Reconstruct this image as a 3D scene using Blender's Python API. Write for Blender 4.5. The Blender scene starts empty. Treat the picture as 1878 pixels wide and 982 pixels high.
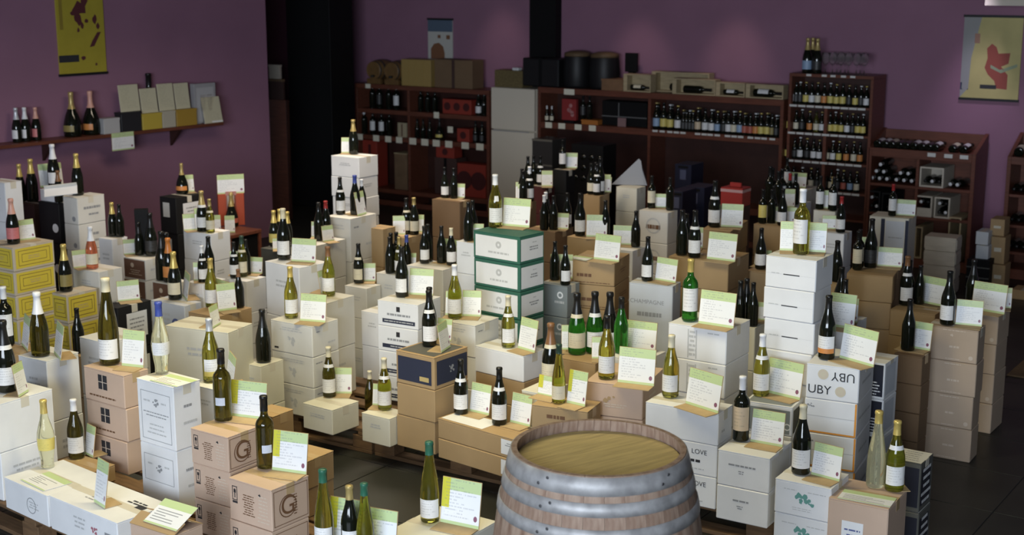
import bpy, bmesh, math, random
from mathutils import Vector, Matrix
random.seed(7)
SC = bpy.context.scene
COL = SC.collection
# =====================================================================  camera, world, lights, exposure
FPX = 2550.0; TH = math.radians(12.0); HC = 2.7          # focal length in pixels of the 1878 frame, tilt, eye height
ST, CT = math.sin(TH), math.cos(TH)
cam_d = bpy.data.cameras.new('camera'); cam = bpy.data.objects.new('camera', cam_d); COL.objects.link(cam)
cam_d.sensor_width = 36.0; cam_d.lens = 36.0 * FPX / 1878.0
cam.location = (0, 0, HC); cam.rotation_euler = (math.pi/2 - TH, 0, 0); cam_d.clip_end = 100
cam_d.dof.use_dof = True; cam_d.dof.focus_distance = 6.4; cam_d.dof.aperture_fstop = 3.5
SC.camera = cam
SC.view_settings.view_transform = 'Standard'; SC.view_settings.look = 'None'
SC.view_settings.gamma = 1.0; SC.view_settings.use_curve_mapping = False
SC.view_settings.exposure = 0.0
W = bpy.data.worlds.new('world'); SC.world = W; W.use_nodes = True
W.node_tree.nodes['Background'].inputs[0].default_value = (.75, .85, 1.0, 1)
W.node_tree.nodes['Background'].inputs[1].default_value = .10
def area(name, loc, target, sx, sy, power, col):
    l = bpy.data.lights.new(name, 'AREA'); l.shape = 'RECTANGLE'; l.size = sx; l.size_y = sy; l.energy = power; l.color = col
    o = bpy.data.objects.new(name, l); COL.objects.link(o); o.location = loc
    o.rotation_euler = (Vector(target) - Vector(loc)).to_track_quat('-Z', 'Y').to_euler()
    return o
area('shop_window_daylight', (-2.2, -1.8, 2.7), (0.0, 7.5, .6), 5.5, 2.2, 800, (.79, .885, 1.0))
c1 = area('ceiling_panel_light', (-0.8, 6.4, 3.35), (-0.8, 6.6, 0), 2.6, .5, 62, (1.0, .87, .52))
c2 = area('ceiling_panel_light', (-1.2, 10.2, 3.35), (-1.2, 10.4, 0), 2.6, .5, 60, (1.0, .85, .66))
for c_ in (c1, c2): c_.data.spread = math.radians(135)
def spot(name, loc, target, power, col, ang=60, blend=.9):
    l = bpy.data.lights.new(name, 'SPOT'); l.energy = power; l.color = col; l.spot_size = math.radians(ang); l.spot_blend = blend; l.shadow_soft_size = .08
    o = bpy.data.objects.new(name, l); COL.objects.link(o); o.location = loc
    o.rotation_euler = (Vector(target) - Vector(loc)).to_track_quat('-Z', 'Y').to_euler()
    return o

# =====================================================================  measuring helpers (image column/row -> place in the shop)
def ray(u, v):
    x = (u - 939) / FPX; y = (491 - v) / FPX
    return Vector((x, CT + y*ST, y*CT - ST))
EYE = Vector((0, 0, HC))
def at(u, v, d): return EYE + ray(u, v) * d
def on_z(u, v, z):
    r = ray(u, v); return EYE + r * ((z - HC) / r.z)
def col_len(P, d, u):
    k = (u - 939) / FPX
    return (k*(P[1]*CT - (P[2]-HC)*ST) - P[0]) / (d[0] - k*d[1]*CT)
def depth_of(P): return P[1]*CT - (P[2]-HC)*ST
class Plane:                     # a vertical plane: origin, angle r; x runs right along it, y runs into it
    def __init__(s, ox, oy, r):
        s.r = math.radians(r); s.o = Vector((ox, oy, 0)); s.x = Vector((math.cos(s.r), -math.sin(s.r), 0)); s.n = Vector((math.sin(s.r), math.cos(s.r), 0))
    def hit(s, u, v, off=0):     # (distance along, height)
        d = ray(u, v); t = ((s.o - EYE).dot(s.n) + off) / d.dot(s.n); p = EYE + d*t
        return (p - s.o).dot(s.x), p.z
    def pt(s, x, y, z): return s.o + s.x*x + s.n*y + Vector((0, 0, z))
BACK = Plane(4.40, 12.25, 34)    # front line of the shelving along the back wall
WALLD = .42                      # wall stands this far behind that line
_lr = math.radians(38)
LEFT = Plane(-4.01, 12.36, 38 - 90)   # left wall: x runs along the wall away from the viewer, n points out through the wall

# =====================================================================  materials
MATS = {}
def mat(name, col, rough=.6, metal=0, spec=.5, trans=0, var=0, scale=8, bump=0, coat=0, ior=1.45, stretch=None, col2=None):
    if name in MATS: return MATS[name]
    m = bpy.data.materials.new(name); m.use_nodes = True; nt = m.node_tree; b = nt.nodes['Principled BSDF']
    c = (*col, 1) if len(col) == 3 else col
    b.inputs['Base Color'].default_value = c; b.inputs['Roughness'].default_value = rough; b.inputs['Metallic'].default_value = metal
    b.inputs['Specular IOR Level'].default_value = spec; b.inputs['Transmission Weight'].default_value = trans; b.inputs['IOR'].default_value = ior
    b.inputs['Coat Weight'].default_value = coat
    if var or bump:
        tc = nt.nodes.new('ShaderNodeTexCoord'); mp = nt.nodes.new('ShaderNodeMapping'); nz = nt.nodes.new('ShaderNodeTexNoise')
        nz.inputs['Scale'].default_value = scale; nz.inputs['Detail'].default_value = 4
        nt.links.new(tc.outputs['Object'], mp.inputs[0]); nt.links.new(mp.outputs[0], nz.inputs['Vector'])
        if stretch: mp.inputs['Scale'].default_value = stretch
        if var:
            rp = nt.nodes.new('ShaderNodeValToRGB')
            d = col2 if col2 else tuple(x*(1-var) for x in col)
            rp.color_ramp.elements[0].color = (*d, 1); rp.color_ramp.elements[1].color = c
            rp.color_ramp.elements[0].position = .3; rp.color_ramp.elements[1].position = .7
            nt.links.new(nz.outputs['Fac'], rp.inputs[0]); nt.links.new(rp.outputs[0], b.inputs['Base Color'])
        if bump:
            bp = nt.nodes.new('ShaderNodeBump'); bp.inputs['Strength'].default_value = bump; bp.inputs['Distance'].default_value = .004
            nt.links.new(nz.outputs['Fac'], bp.inputs['Height']); nt.links.new(bp.outputs[0], b.inputs['Normal'])
    MATS[name] = m
    return m
def paper(name, col, ink=(.12, .12, .13), top=None, lines=9, band=None, seed=0, strength=.35):
    """printed paper: an optional coloured band on top and rows of small print; Generated coordinates of the sheet"""
    if name in MATS: return MATS[name]
    m = bpy.data.materials.new(name); m.use_nodes = True; nt = m.node_tree; N = nt.nodes; K = nt.links; b = N['Principled BSDF']; b.inputs['Roughness'].default_value = .45
    tc = N.new('ShaderNodeTexCoord'); sp = N.new('ShaderNodeSeparateXYZ'); K.new(tc.outputs['Generated'], sp.inputs[0])
    def M(op, a, c2=None, c3=None):
        n = N.new('ShaderNodeMath'); n.operation = op
        for i, x in enumerate((a, c2, c3)):
            if x is None: continue
            if isinstance(x, (int, float)): n.inputs[i].default_value = x
            else: K.new(x, n.inputs[i])
        return n.outputs[0]
    X, Z = sp.outputs['X'], sp.outputs['Z']
    row = M('FRACT', M('MULTIPLY', Z, lines)); rid = M('FLOOR', M('MULTIPLY', Z, lines))
    cb = N.new('ShaderNodeCombineXYZ'); K.new(M('MULTIPLY', X, 26), cb.inputs[0]); K.new(M('MULTIPLY_ADD', rid, 7.3, seed*3.1), cb.inputs[1])
    nz = N.new('ShaderNodeTexNoise'); nz.inputs['Scale'].default_value = 1.0; nz.inputs['Detail'].default_value = 1; K.new(cb.outputs[0], nz.inputs['Vector'])
    ink_f = M('MULTIPLY', M('GREATER_THAN', nz.outputs['Fac'], .46), M('LESS_THAN', M('ABSOLUTE', M('SUBTRACT', row, .5)), .2))
    hash_ = M('FRACT', M('MULTIPLY', M('SINE', M('MULTIPLY_ADD', rid, 12.9, seed + 1.7)), 437.5))
    ink_f = M('MULTIPLY', ink_f, M('LESS_THAN', X, M('MULTIPLY_ADD', hash_, .55, .35)))
    ink_f = M('MULTIPLY', ink_f, M('GREATER_THAN', X, .08)); ink_f = M('MULTIPLY', ink_f, M('LESS_THAN', X, .92))
    ink_f = M('MULTIPLY', ink_f, M('GREATER_THAN', Z, .12)); ink_f = M('MULTIPLY', ink_f, strength)
    def mix(f, a, c2):
        n = N.new('ShaderNodeMix'); n.data_type = 'RGBA'
        if isinstance(f, float): n.inputs[0].default_value = f
        else: K.new(f, n.inputs[0])
        for i, x in ((6, a), (7, c2)):
            if isinstance(x, tuple): n.inputs[i].default_value = (*x, 1)
            else: K.new(x, n.inputs[i])
        return n.outputs[2]
    c = col
    if band:
        c = mix(M('GREATER_THAN', Z, band[0]), c, band[1])
        c = mix(M('LESS_THAN', Z, .07), c, band[1])
        dx = M('SUBTRACT', X, .9); dz = M('MULTIPLY', M('SUBTRACT', Z, .2), .75)
        c = mix(M('LESS_THAN', M('ADD', M('MULTIPLY', dx, dx), M('MULTIPLY', dz, dz)), .0022), c, (.25, .1, .16))
        if len(band) > 2:
            f = M('MULTIPLY', M('LESS_THAN', X, .2), M('GREATER_THAN', Z, .35)); c = mix(f, c, band[2])
    c = mix(ink_f, c, ink)
    K.new(c, b.inputs['Base Color']); MATS[name] = m
    return m
GREEN = (.53, .66, .34)
for i in range(3): paper('card%d' % i, (.84, .86, .88), band=(.74, GREEN), lines=14, seed=i, strength=.3, ink=(.16, .18, .26))
paper('card3', (.84, .86, .88), band=(.74, GREEN, (.62, .60, .05)), lines=14, seed=5, strength=.3, ink=(.16, .18, .26))
WHITE = (.80, .80, .78)
def cartonmat(n, c): return mat('carton_' + n, c, .72, var=.10, scale=5, bump=.05)
cartonmat('white', (.82, .83, .85)); cartonmat('greywhite', (.72, .71, .67)); cartonmat('beige', (.74, .72, .62)); cartonmat('kraft', (.44, .30, .155))
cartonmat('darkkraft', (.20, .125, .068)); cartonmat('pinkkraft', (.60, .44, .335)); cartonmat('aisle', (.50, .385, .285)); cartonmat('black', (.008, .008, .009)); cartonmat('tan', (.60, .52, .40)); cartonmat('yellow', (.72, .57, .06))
cartonmat('green', (.035, .14, .10)); cartonmat('navy', (.028, .034, .065)); cartonmat('darkbrown', (.07, .035, .03)); cartonmat('brown', (.17, .09, .06)); cartonmat('darkred', (.07, .012, .012))
cartonmat('grey', (.25, .28, .29)); cartonmat('darkgrey', (.10, .10, .09)); cartonmat('paleblue', (.60, .63, .68)); cartonmat('orange', (.75, .30, .04))
TAPE = mat('packing_tape', (.50, .36, .20), .25); CTAPE = mat('clear_tape', (.66, .62, .52), .3)
INK = mat('dark_print', (.03, .03, .035), .6); GINK = mat('grey_print', (.30, .31, .33), .6); FINT = mat('faint_print', (.52, .53, .54), .6); BRINK = mat('brown_print', (.16, .08, .04), .6)
LINK = mat('light_print', (.62, .52, .42), .6); BLUEINK = mat('blue_print', (.10, .13, .32), .6); TEAL = mat('teal_print', (.14, .34, .30), .6); ORANGE = mat('orange_print', (.78, .33, .05), .6); REDINK = mat('red_print', (.42, .16, .2), .6)
GOLDP = mat('gold_print', (.55, .42, .18), .5); BEIGEP = mat('beige_print', (.62, .56, .43), .6); WPAPER = mat('white_paper', (.82, .83, .85), .5); DPAPER = mat('dark_print_panel', (.02, .022, .035), .4)
BOARD = mat('card_board', (.50, .36, .19), .7, var=.15, scale=20)
# glass
GL = {'d': mat('dark_bottle_glass', (.0065, .008, .005), .07, spec=.55), 'a': mat('brown_green_glass', (.14, .12, .02), .04, trans=.88, spec=.5, ior=1.42),
      'o': mat('olive_bottle_glass', (.44, .42, .07), .03, trans=.93, ior=1.42), 'g': mat('green_bottle_glass', (.05, .30, .04), .04, trans=.85, ior=1.4),
      'c': mat('clear_bottle_glass', (.88, .86, .62), .03, trans=.84, ior=1.25), 'r': mat('rose_wine_glass', (.80, .27, .14), .04, trans=.7, ior=1.35)}
GLW = {'d': 'dark', 'a': 'brown-green', 'o': 'olive', 'g': 'green', 'c': 'clear', 'r': 'rosé'}
CAPC = {'k': ((.012, .012, .012), 'black'), 'w': ((.82, .83, .86), 'white'), 'g': ((.50, .38, .15), 'gold'), 'y': ((.68, .52, .16), 'gold'), 'n': ((.03, .13, .08), 'green'), 'b': ((.06, .09, .36), 'blue'),
        'r': ((.35, .03, .03), 'red'), 'o': ((.62, .22, .05), 'orange'), 's': ((.62, .64, .68), 'silver'), 't': ((.22, .11, .05), 'brown'), 'c': ((.72, .66, .48), 'cream'), 'p': ((.70, .38, .30), 'pink'), 'd': ((.03, .06, .04), 'dark green')}
CAPM = {k: mat('capsule_' + v[1] + k, v[0], .32, metal=.35 if k in 'gys' else 0) for k, v in CAPC.items()}
LABC = {'w': ((.80, .80, .80), 'white'), 'c': ((.72, .66, .50), 'cream'), 'y': ((.70, .58, .16), 'yellow'), 'g': ((.30, .24, .08), 'dull gold'), 'o': ((.66, .26, .07), 'orange'), 'p': ((.62, .20, .20), 'pink'),
        'r': ((.45, .12, .08), 'red'), 'k': ((.03, .03, .03), 'black'), 't': ((.66, .52, .36), 'tan'), 'b': ((.30, .42, .60), 'blue'), 's': ((.58, .63, .74), 'small pale')}
LABM = {k: paper('bottle_label_' + v[1].replace(' ', '_'), v[0], lines=7, seed=i, strength=.22, ink=(.06, .06, .06) if k != 'k' else (.2, .2, .2)) for i, (k, v) in enumerate(LABC.items())}
WOODR = mat('red_brown_shelf_wood', (.17, .055, .032), .42, var=.35, scale=6, stretch=(1, 8, 8), bump=.05)
WOODD = mat('dark_shelf_wood', (.055, .02, .015), .5, var=.3, scale=6)
PINE = mat('pale_crate_wood', (.50, .40, .24), .6, var=.25, scale=9, stretch=(1, 6, 6)); PALE = mat('pale_grey_crate_wood', (.66, .60, .50), .6, var=.15, scale=9, stretch=(1, 6, 6))
PALLET = mat('pallet_wood', (.19, .11, .055), .75, var=.45, scale=7, stretch=(1, 6, 6), bump=.1)
BLACKM = mat('black_matt', (.005, .005, .0055), .6, spec=.25); WHITEM = mat('fridge_white', (.74, .67, .55), .4)

# =====================================================================  building helpers
class MB:
    def __init__(s): s.v = []; s.f = []
    def quad(s, a, b, c, d):
        n = len(s.v); s.v += [tuple(a), tuple(b), tuple(c), tuple(d)]; s.f.append((n, n+1, n+2, n+3)); return s
    def box(s, x0, x1, y0, y1, z0, z1, M=None):
        n = len(s.v); P = [(x, y, z) for z in (z0, z1) for y in (y0, y1) for x in (x0, x1)]
        if M is not None: P = [tuple(M @ Vector(p)) for p in P]
        s.v += P
        s.f += [tuple(n+i for i in q) for q in ((0, 2, 3, 1), (4, 5, 7, 6), (0, 1, 5, 4), (2, 6, 7, 3), (0, 4, 6, 2), (1, 3, 7, 5))]; return s
    def poly(s, pts):
        n = len(s.v); s.v += [tuple(p) for p in pts]; s.f.append(tuple(range(n, n+len(pts)))); return s
    def prism(s, pts, y0, y1):          # pts in x,z
        n = len(s.v); k = len(pts); s.v += [(p[0], y0, p[1]) for p in pts] + [(p[0], y1, p[1]) for p in pts]
        s.f.append(tuple(range(n, n+k))); s.f.append(tuple(range(n+2*k-1, n+k-1, -1)))
        for i in range(k): s.f.append((n+(i+1) % k, n+i, n+k+i, n+k+(i+1) % k))
        return s
    def lathe(s, prof, seg=18, a0=0, a1=2*math.pi):
        full = abs(a1-a0-2*math.pi) < 1e-6; n = len(s.v); m = seg if full else seg+1
        for r, z in prof:
            for i in range(m):
                a = a0 + (a1-a0)*i/seg; s.v.append((r*math.cos(a), r*math.sin(a), z))
        for j in range(len(prof)-1):
            for i in range(seg):
                i2 = (i+1) % m if full else i+1
                s.f.append((n+j*m+i, n+j*m+i2, n+(j+1)*m+i2, n+(j+1)*m+i))
        return s
    def mesh(s, name, smooth=False, bevel=0):
        me = bpy.data.meshes.new(name); me.from_pydata(s.v, [], s.f); me.update()
        if bevel or smooth:
            bm = bmesh.new(); bm.from_mesh(me)
            if smooth: bmesh.ops.remove_doubles(bm, verts=bm.verts, dist=1e-5)
            bmesh.ops.recalc_face_normals(bm, faces=bm.faces)
            if bevel: bmesh.ops.bevel(bm, geom=list(bm.edges), offset=bevel, segments=1, affect='EDGES')
            bm.to_mesh(me); bm.free()
        if smooth:
            me.shade_smooth() if hasattr(me, 'shade_smooth') else None
        return me
def link(name, me, material=None, parent=None, loc=(0, 0, 0), rz=0, scale=1, kind=None):
    o = bpy.data.objects.new(name, me); COL.objects.link(o)
    if material is not None and me is not None:
        if not me.materials: me.materials.append(material)
        elif me.materials[0] is not material:
            o.material_slots[0].link = 'OBJECT'; o.material_slots[0].material = material
    if parent is not None: o.parent = parent
    o.location = loc; o.rotation_euler = (0, 0, rz)
    o.scale = (scale,)*3 if isinstance(scale, (int, float)) else scale
    if kind: o['kind'] = kind
    return o
TAGGED = []
def tag(o, label, cat, group=None, key=0):
    o['label'] = label; o['category'] = cat
    if group: o['group'] = group
    TAGGED.append((o, key)); return o
TXT = {}
def text_mesh(s):
    if s in TXT: return TXT[s]
    c = bpy.data.curves.new('lettering', 'FONT'); c.body = s; c.align_x = 'CENTER'; c.align_y = 'CENTER'; c.size = 1
    t = bpy.data.objects.new('lettering_tmp', c); COL.objects.link(t)
    dg = bpy.context.evaluated_depsgraph_get(); me = bpy.data.meshes.new_from_object(t.evaluated_get(dg)); me.name = 'lettering'
    bpy.data.objects.remove(t); bpy.data.curves.remove(c); TXT[s] = me
    me.materials.clear()
    return me
# ---- stack table: id: (corner u, corner v, depth, left u, left v|None, right u, carton height, style, base, description)
STACKS = {
# left side of the shop
'L0': (8,336,10.2,-28,None,16,.30,'white',0,'the white stack cut by the left edge'),
'L1': (23,455,9.5,-30,None,98,.187,'yellow',.10,'the tall yellow stack'),
'L2': (122,542,9.25,106,None,178,.187,'yellow',.16,'the low yellow stack'),
'L3': (141,364,10.5,115,None,191,.20,'textwhite',0,'the lettered white stack by the purple wall'),
'L3b':(107,374,10.7,70,None,114,.31,'blacksticker',0,'the black carton stack behind the yellow cartons'),
'L4': (62,376,10.9,24,None,69,.29,'darkbrown',0,'the dark brown stack behind yellow cartons'),
'L5': (181,500,9.5,133,None,224,.26,'greywhite',0,'the plain white stack under the rosé bottle'),
'L6': (205,440,10.4,190,None,232,.30,'white',0,'the white stack between rosé bottle and wall'),
'L7': (266,478,10.2,226,None,303,.16,'brownface',0,'the white stack with brown front panels'),
'L8': (215,566,8.9,186,None,277,.25,'blacklabel',0,'the black stack with a white label'),
'L9': (318,522,9.7,279,None,346,.19,'brownface',0,'the low brown-fronted stack'),
'L10':(338,562,8.95,277,None,356,.20,'bluelogo',0,'the white stack with a blue logo'),
'L11':(398,582,8.6,345,None,462,.21,'kraft',0,'the brown stack behind the big beige carton'),
'L12':(418,611,7.75,303,597,463,.33,'beige',0,'the big plain beige carton'),
'L13':(85,663,7.35,33,652,144,.28,'white',0,'the white stack left of the squares stack'),
'L14':(22,650,8.0,-40,None,50,.26,'kraft',0,'the brown stack at the left edge'),
'L15':(-8,744,6.75,-70,None,96,.23,'white',0,'the white stack at the left edge'),
'L16':(150,655,8.1,112,None,186,.26,'kraft',0,'the hidden brown stack left of the magnum'),
'L17':(196,630,7.75,145,618,268,.30,'white',0,'the white stack behind the magnum'),
'L18':(226,690,7.1,153,671,272,.168,'squares',.144,'the kraft stack with black square marks'),
'L19':(317,711,6.55,250,693,367,.33,'crest',.10,'the tall white crest carton stack'),
'L20':(398,716,6.95,352,None,445,.25,'white',.10,'the white stack behind the monogram cartons'),
'L21':(417,803,6.25,349,785,478,.172,'monogram',.15,'the upper monogram stack'),
'L21b':(497,900,5.95,419,876,566,.172,'monogram',.165,'the lower monogram stack'),
'L21c':(552,852,6.55,500,None,612,.172,'kraft',.144,'the kraft stack behind the lower monogram stack'),
'L21d':(500,765,6.85,465,None,538,.172,'kraft',.144,'the kraft stack behind the upper monogram stack'),
'L22':(812,1012,5.45,700,None,911,.16,'beige',.144,'the beige carton beside the barrel'),
'L23':(640,1055,5.3,540,None,700,.16,'white',.144,'the white carton at the bottom edge'),
'L24':(318,985,5.75,238,None,372,.26,'openbrown',.144,'the open brown carton at the bottom edge'),
'L25':(214,960,6.16,90,909,312,.165,'flatwhite',.144,'the front flat white carton'),
'L25b':(86,910,6.5,7,875,196,.165,'flatwhite2',.144,'the left flat white carton'),
'L26':(168,868,7.0,100,None,196,.16,'kraft',.144,'the low kraft carton behind the flat white cartons'),
# middle
'M1': (548,492,8.9,486,479,603,.30,'white',0,'the white stack left of centre'),
'M2': (598,557,8.35,552,None,650,.30,'greywhite',0,'the pale stack behind the printed white stack'),
'M3': (572,600,8.0,496,586,620,.18,'printwhite',.144,'the printed white stack above the aisle'),
'M4': (609,753,7.8,555,739,658,.13,'beige',.144,'the low white carton over the dark aisle'),
'M5': (714,769,7.6,663,757,748,.165,'beige',.144,'the small white carton beside the navy carton'),
'M6': (796,657,7.4,726,642,858,.175,'navy',.144,'the navy-topped kraft stack'),
'M7': (962,812,7.05,803,767,1003,.12,'flatkraft',.144,'the flat kraft cartons beside the barrel'),
'M8': (766,560,8.25,692,550,808,.17,'blackbars',0,'the white stack with black bars'),
'M9': (702,577,8.75,662,None,742,.22,'white',0,'the white stack behind the black bars stack'),
'M9b':(735,507,9.3,690,None,768,.24,'greywhite',0,'the stack of the crowded dark bottles'),
'M10':(871,598,7.95,806,None,915,.22,'printwhite',0,'the white stack in front of the green cartons'),
'M11':(960,654,7.75,871,634,1001,.165,'whiteoverbrown',0,'the white-on-brown stack left of the crémants'),
'M12':(953,435,8.15,868,422,998,.18,'green',0,'the green-edged stack'),
'M13':(872,447,8.75,850,None,905,.22,'white',0,'the white stack behind the green cartons'),
'M14':(658,290,10.8,607,None,693,.165,'white',0,'the tallest white stack by the black pillar'),
'M15':(642,402,10.0,597,None,690,.28,'printwhite',0,'the pale stack below the tallest white stack'),
'M17':(672,530,9.25,632,None,695,.24,'greywhite',0,'the grey-white stack right of centre left'),
'M19':(576,452,9.75,546,None,634,.24,'greywhite',0,'the grey stack of the red-capped bottle'),
'M20':(512,460,10.4,478,None,548,.22,'darkgrey',0,'the dark stack of the gold-foiled bottles'),
'M22':(386,430,10.1,336,None,422,.22,'white',0,'the white stack beside the red-topped cabinet'),
'M23':(322,364,11.3,292,None,372,.30,'blacklabel',0,'the black stack by the purple wall'),
'M24':(372,522,9.2,343,None,414,.24,'white',0,'the white stack behind the brown carton'),
'M25':(452,517,9.35,416,None,488,.24,'white',0,'the white stack left of the pale tower'),
'M26':(478,673,7.92,458,None,520,.24,'beige',0,'the low beige carton left of centre'),
'M28':(745,437,10.35,722,None,773,.22,'kraft',0,'the brown stack of the cream-label pair'),
'M28b':(702,421,10.15,690,None,720,.33,'kraft',0,'the narrow kraft stack'),
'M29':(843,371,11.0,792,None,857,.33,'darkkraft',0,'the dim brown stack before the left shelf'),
'M30':(812,496,8.95,746,None,848,.24,'greywhite',0,'the pale stack left of the green cartons'),
# centre right
'N1': (1127,482,8.65,1047,478,1155,.155,'kraftprint',0,'the kraft stack right of the green cartons'),
'N2': (1100,441,9.45,1040,None,1128,.20,'kraft',0,'the kraft stack behind the crooked card'),
'N3': (1160,461,9.35,1110,None,1184,.24,'white',0,'the pale stack behind the crooked card'),
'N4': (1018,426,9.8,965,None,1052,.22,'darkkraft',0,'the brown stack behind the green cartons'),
'N5': (1225,391,10.3,1172,None,1243,.22,'archprint',0,'the pale stack with an arched print'),
'N6': (1168,346,11.2,1130,None,1182,.20,'beige',0,'the beige stack below the grey triangle'),
'N7': (1100,360,11.0,1072,None,1118,.24,'kraft',0,'the small kraft stack before the dark rack'),
'N8': (1038,314,12.0,1018,None,1050,.20,'blackcrate',0,'the black crate tower by the fridge'),
'N9': (1000,345,11.7,958,None,1016,.22,'darkred',0,'the dark red stack by the fridge'),
'N10':(962,374,10.7,936,None,984,.24,'darkkraft',0,'the brown stack by the fridge'),
'N11':(1234,526,8.35,1154,518,1247,.40,'champagne',0,'the tall grey-white lettered carton stack'),
'N12':(1040,526,8.55,990,None,1049,.20,'greyprint',0,'the grey stack beside the green cartons'),
'N13':(1092,668,7.7,1022,None,1140,.20,'kraft',.0,'the kraft stack under the crémants'),
'N14':(1180,664,7.45,1110,None,1221,.21,'white',.0,'the white stack behind the brown carton'),
'N15':(1179,711,6.95,1074,699,1217,.17,'brownprint',.144,'the brown stack behind the barrel'),
'N16':(1078,756,6.85,975,742,1102,.20,'kraftword',.144,'the kraft carton touching the barrel'),
'N17':(1000,724,7.3,966,None,1042,.20,'whitetop',.144,'the white-topped carton behind the barrel'),
'N18':(1318,760,6.65,1184,737,1344,.163,'love',.144,'the white stack right of the barrel'),
'N19':(1412,842,6.45,1317,824,1452,.165,'smalltext',.144,'the two-carton white stack above the pallet'),
'N20':(1525,898,6.1,1422,877,1557,.165,'teallogo',.144,'the white stack with a teal emblem'),
'N21':(1630,935,5.95,1520,913,1664,.30,'brownsheet',.10,'the brown carton with a paper sheet'),
'N22':(1690,852,6.4,1658,None,1712,.25,'packs',.0,'the dark printed stack at the aisle'),
'N23':(1577,678,6.65,1480,666,1604,.172,'uby',.144,'the UBY stack'),
'N24':(1624,668,7.0,1603,None,1648,.20,'packs2',.0,'the picture cartons behind the UBY stack'),
'N25':(1498,479,6.95,1405,None,1529,.166,'slot',.144,'the tall white slotted tower'),
'N26':(1454,748,6.85,1366,735,1474,.155,'greyrim',.144,'the grey white-rimmed carton stack'),
'N27':(1333,608,7.2,1226,592,1376,.182,'whiteprint',.144,'the white stack under the green-capped bottle'),
'N28':(1336,482,8.6,1226,470,1374,.178,'kraft',0,'the kraft stack under the dark pair'),
'N29':(1340,425,9.6,1286,421,1372,.20,'kraft',0,'the rear kraft stack above the dark pair'),
'N30':(1440,417,9.9,1382,None,1470,.22,'kraft',0,'the kraft stack behind the tower'),
'N31':(1450,383,10.7,1398,None,1488,.22,'white',0,'the pale stack behind the tower'),
'N32':(1478,350,11.3,1428,None,1502,.22,'beige',0,'the beige stack before the beer rack'),
'N33':(1532,389,10.1,1492,None,1546,.22,'beige',0,'the beige stack right of the tower'),
'N34':(1548,430,9.4,1500,None,1563,.24,'white',0,'the pale stack right of the tower'),
'N35':(1408,501,8.9,1374,None,1428,.22,'kraft',0,'the kraft stack left of the tower'),
'N36':(1385,602,7.75,1342,None,1404,.22,'whitetop',0,'the low stack left of the tower'),
'N37':(1638,508,8.6,1553,501,1657,.18,'kraft',0,'the kraft stack before the striped carton'),
'N38':(1667,402,10.6,1595,396,1681,.42,'stripes',0,'the tall white striped carton stack'),
'N40':(1795,608,7.65,1702,596,1808,.188,'aislekraft',0,'the near kraft stack at the right aisle'),
'N41':(1832,579,8.15,1750,None,1853,.188,'aislekraft2',0,'the rear kraft stack at the right aisle'),
'N43':(1715,578,8.45,1633,None,1738,.17,'kraft',0,'the kraft stack behind the aisle stacks'),
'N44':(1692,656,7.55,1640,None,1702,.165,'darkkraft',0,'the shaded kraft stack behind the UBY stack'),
'N45':(1548,606,7.35,1520,None,1590,.20,'white',0,'the stack hidden by the UBY cards'),
'N46':(1540,520,8.3,1510,None,1556,.22,'kraft',0,'the kraft stack just right of the tower'),
}
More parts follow.
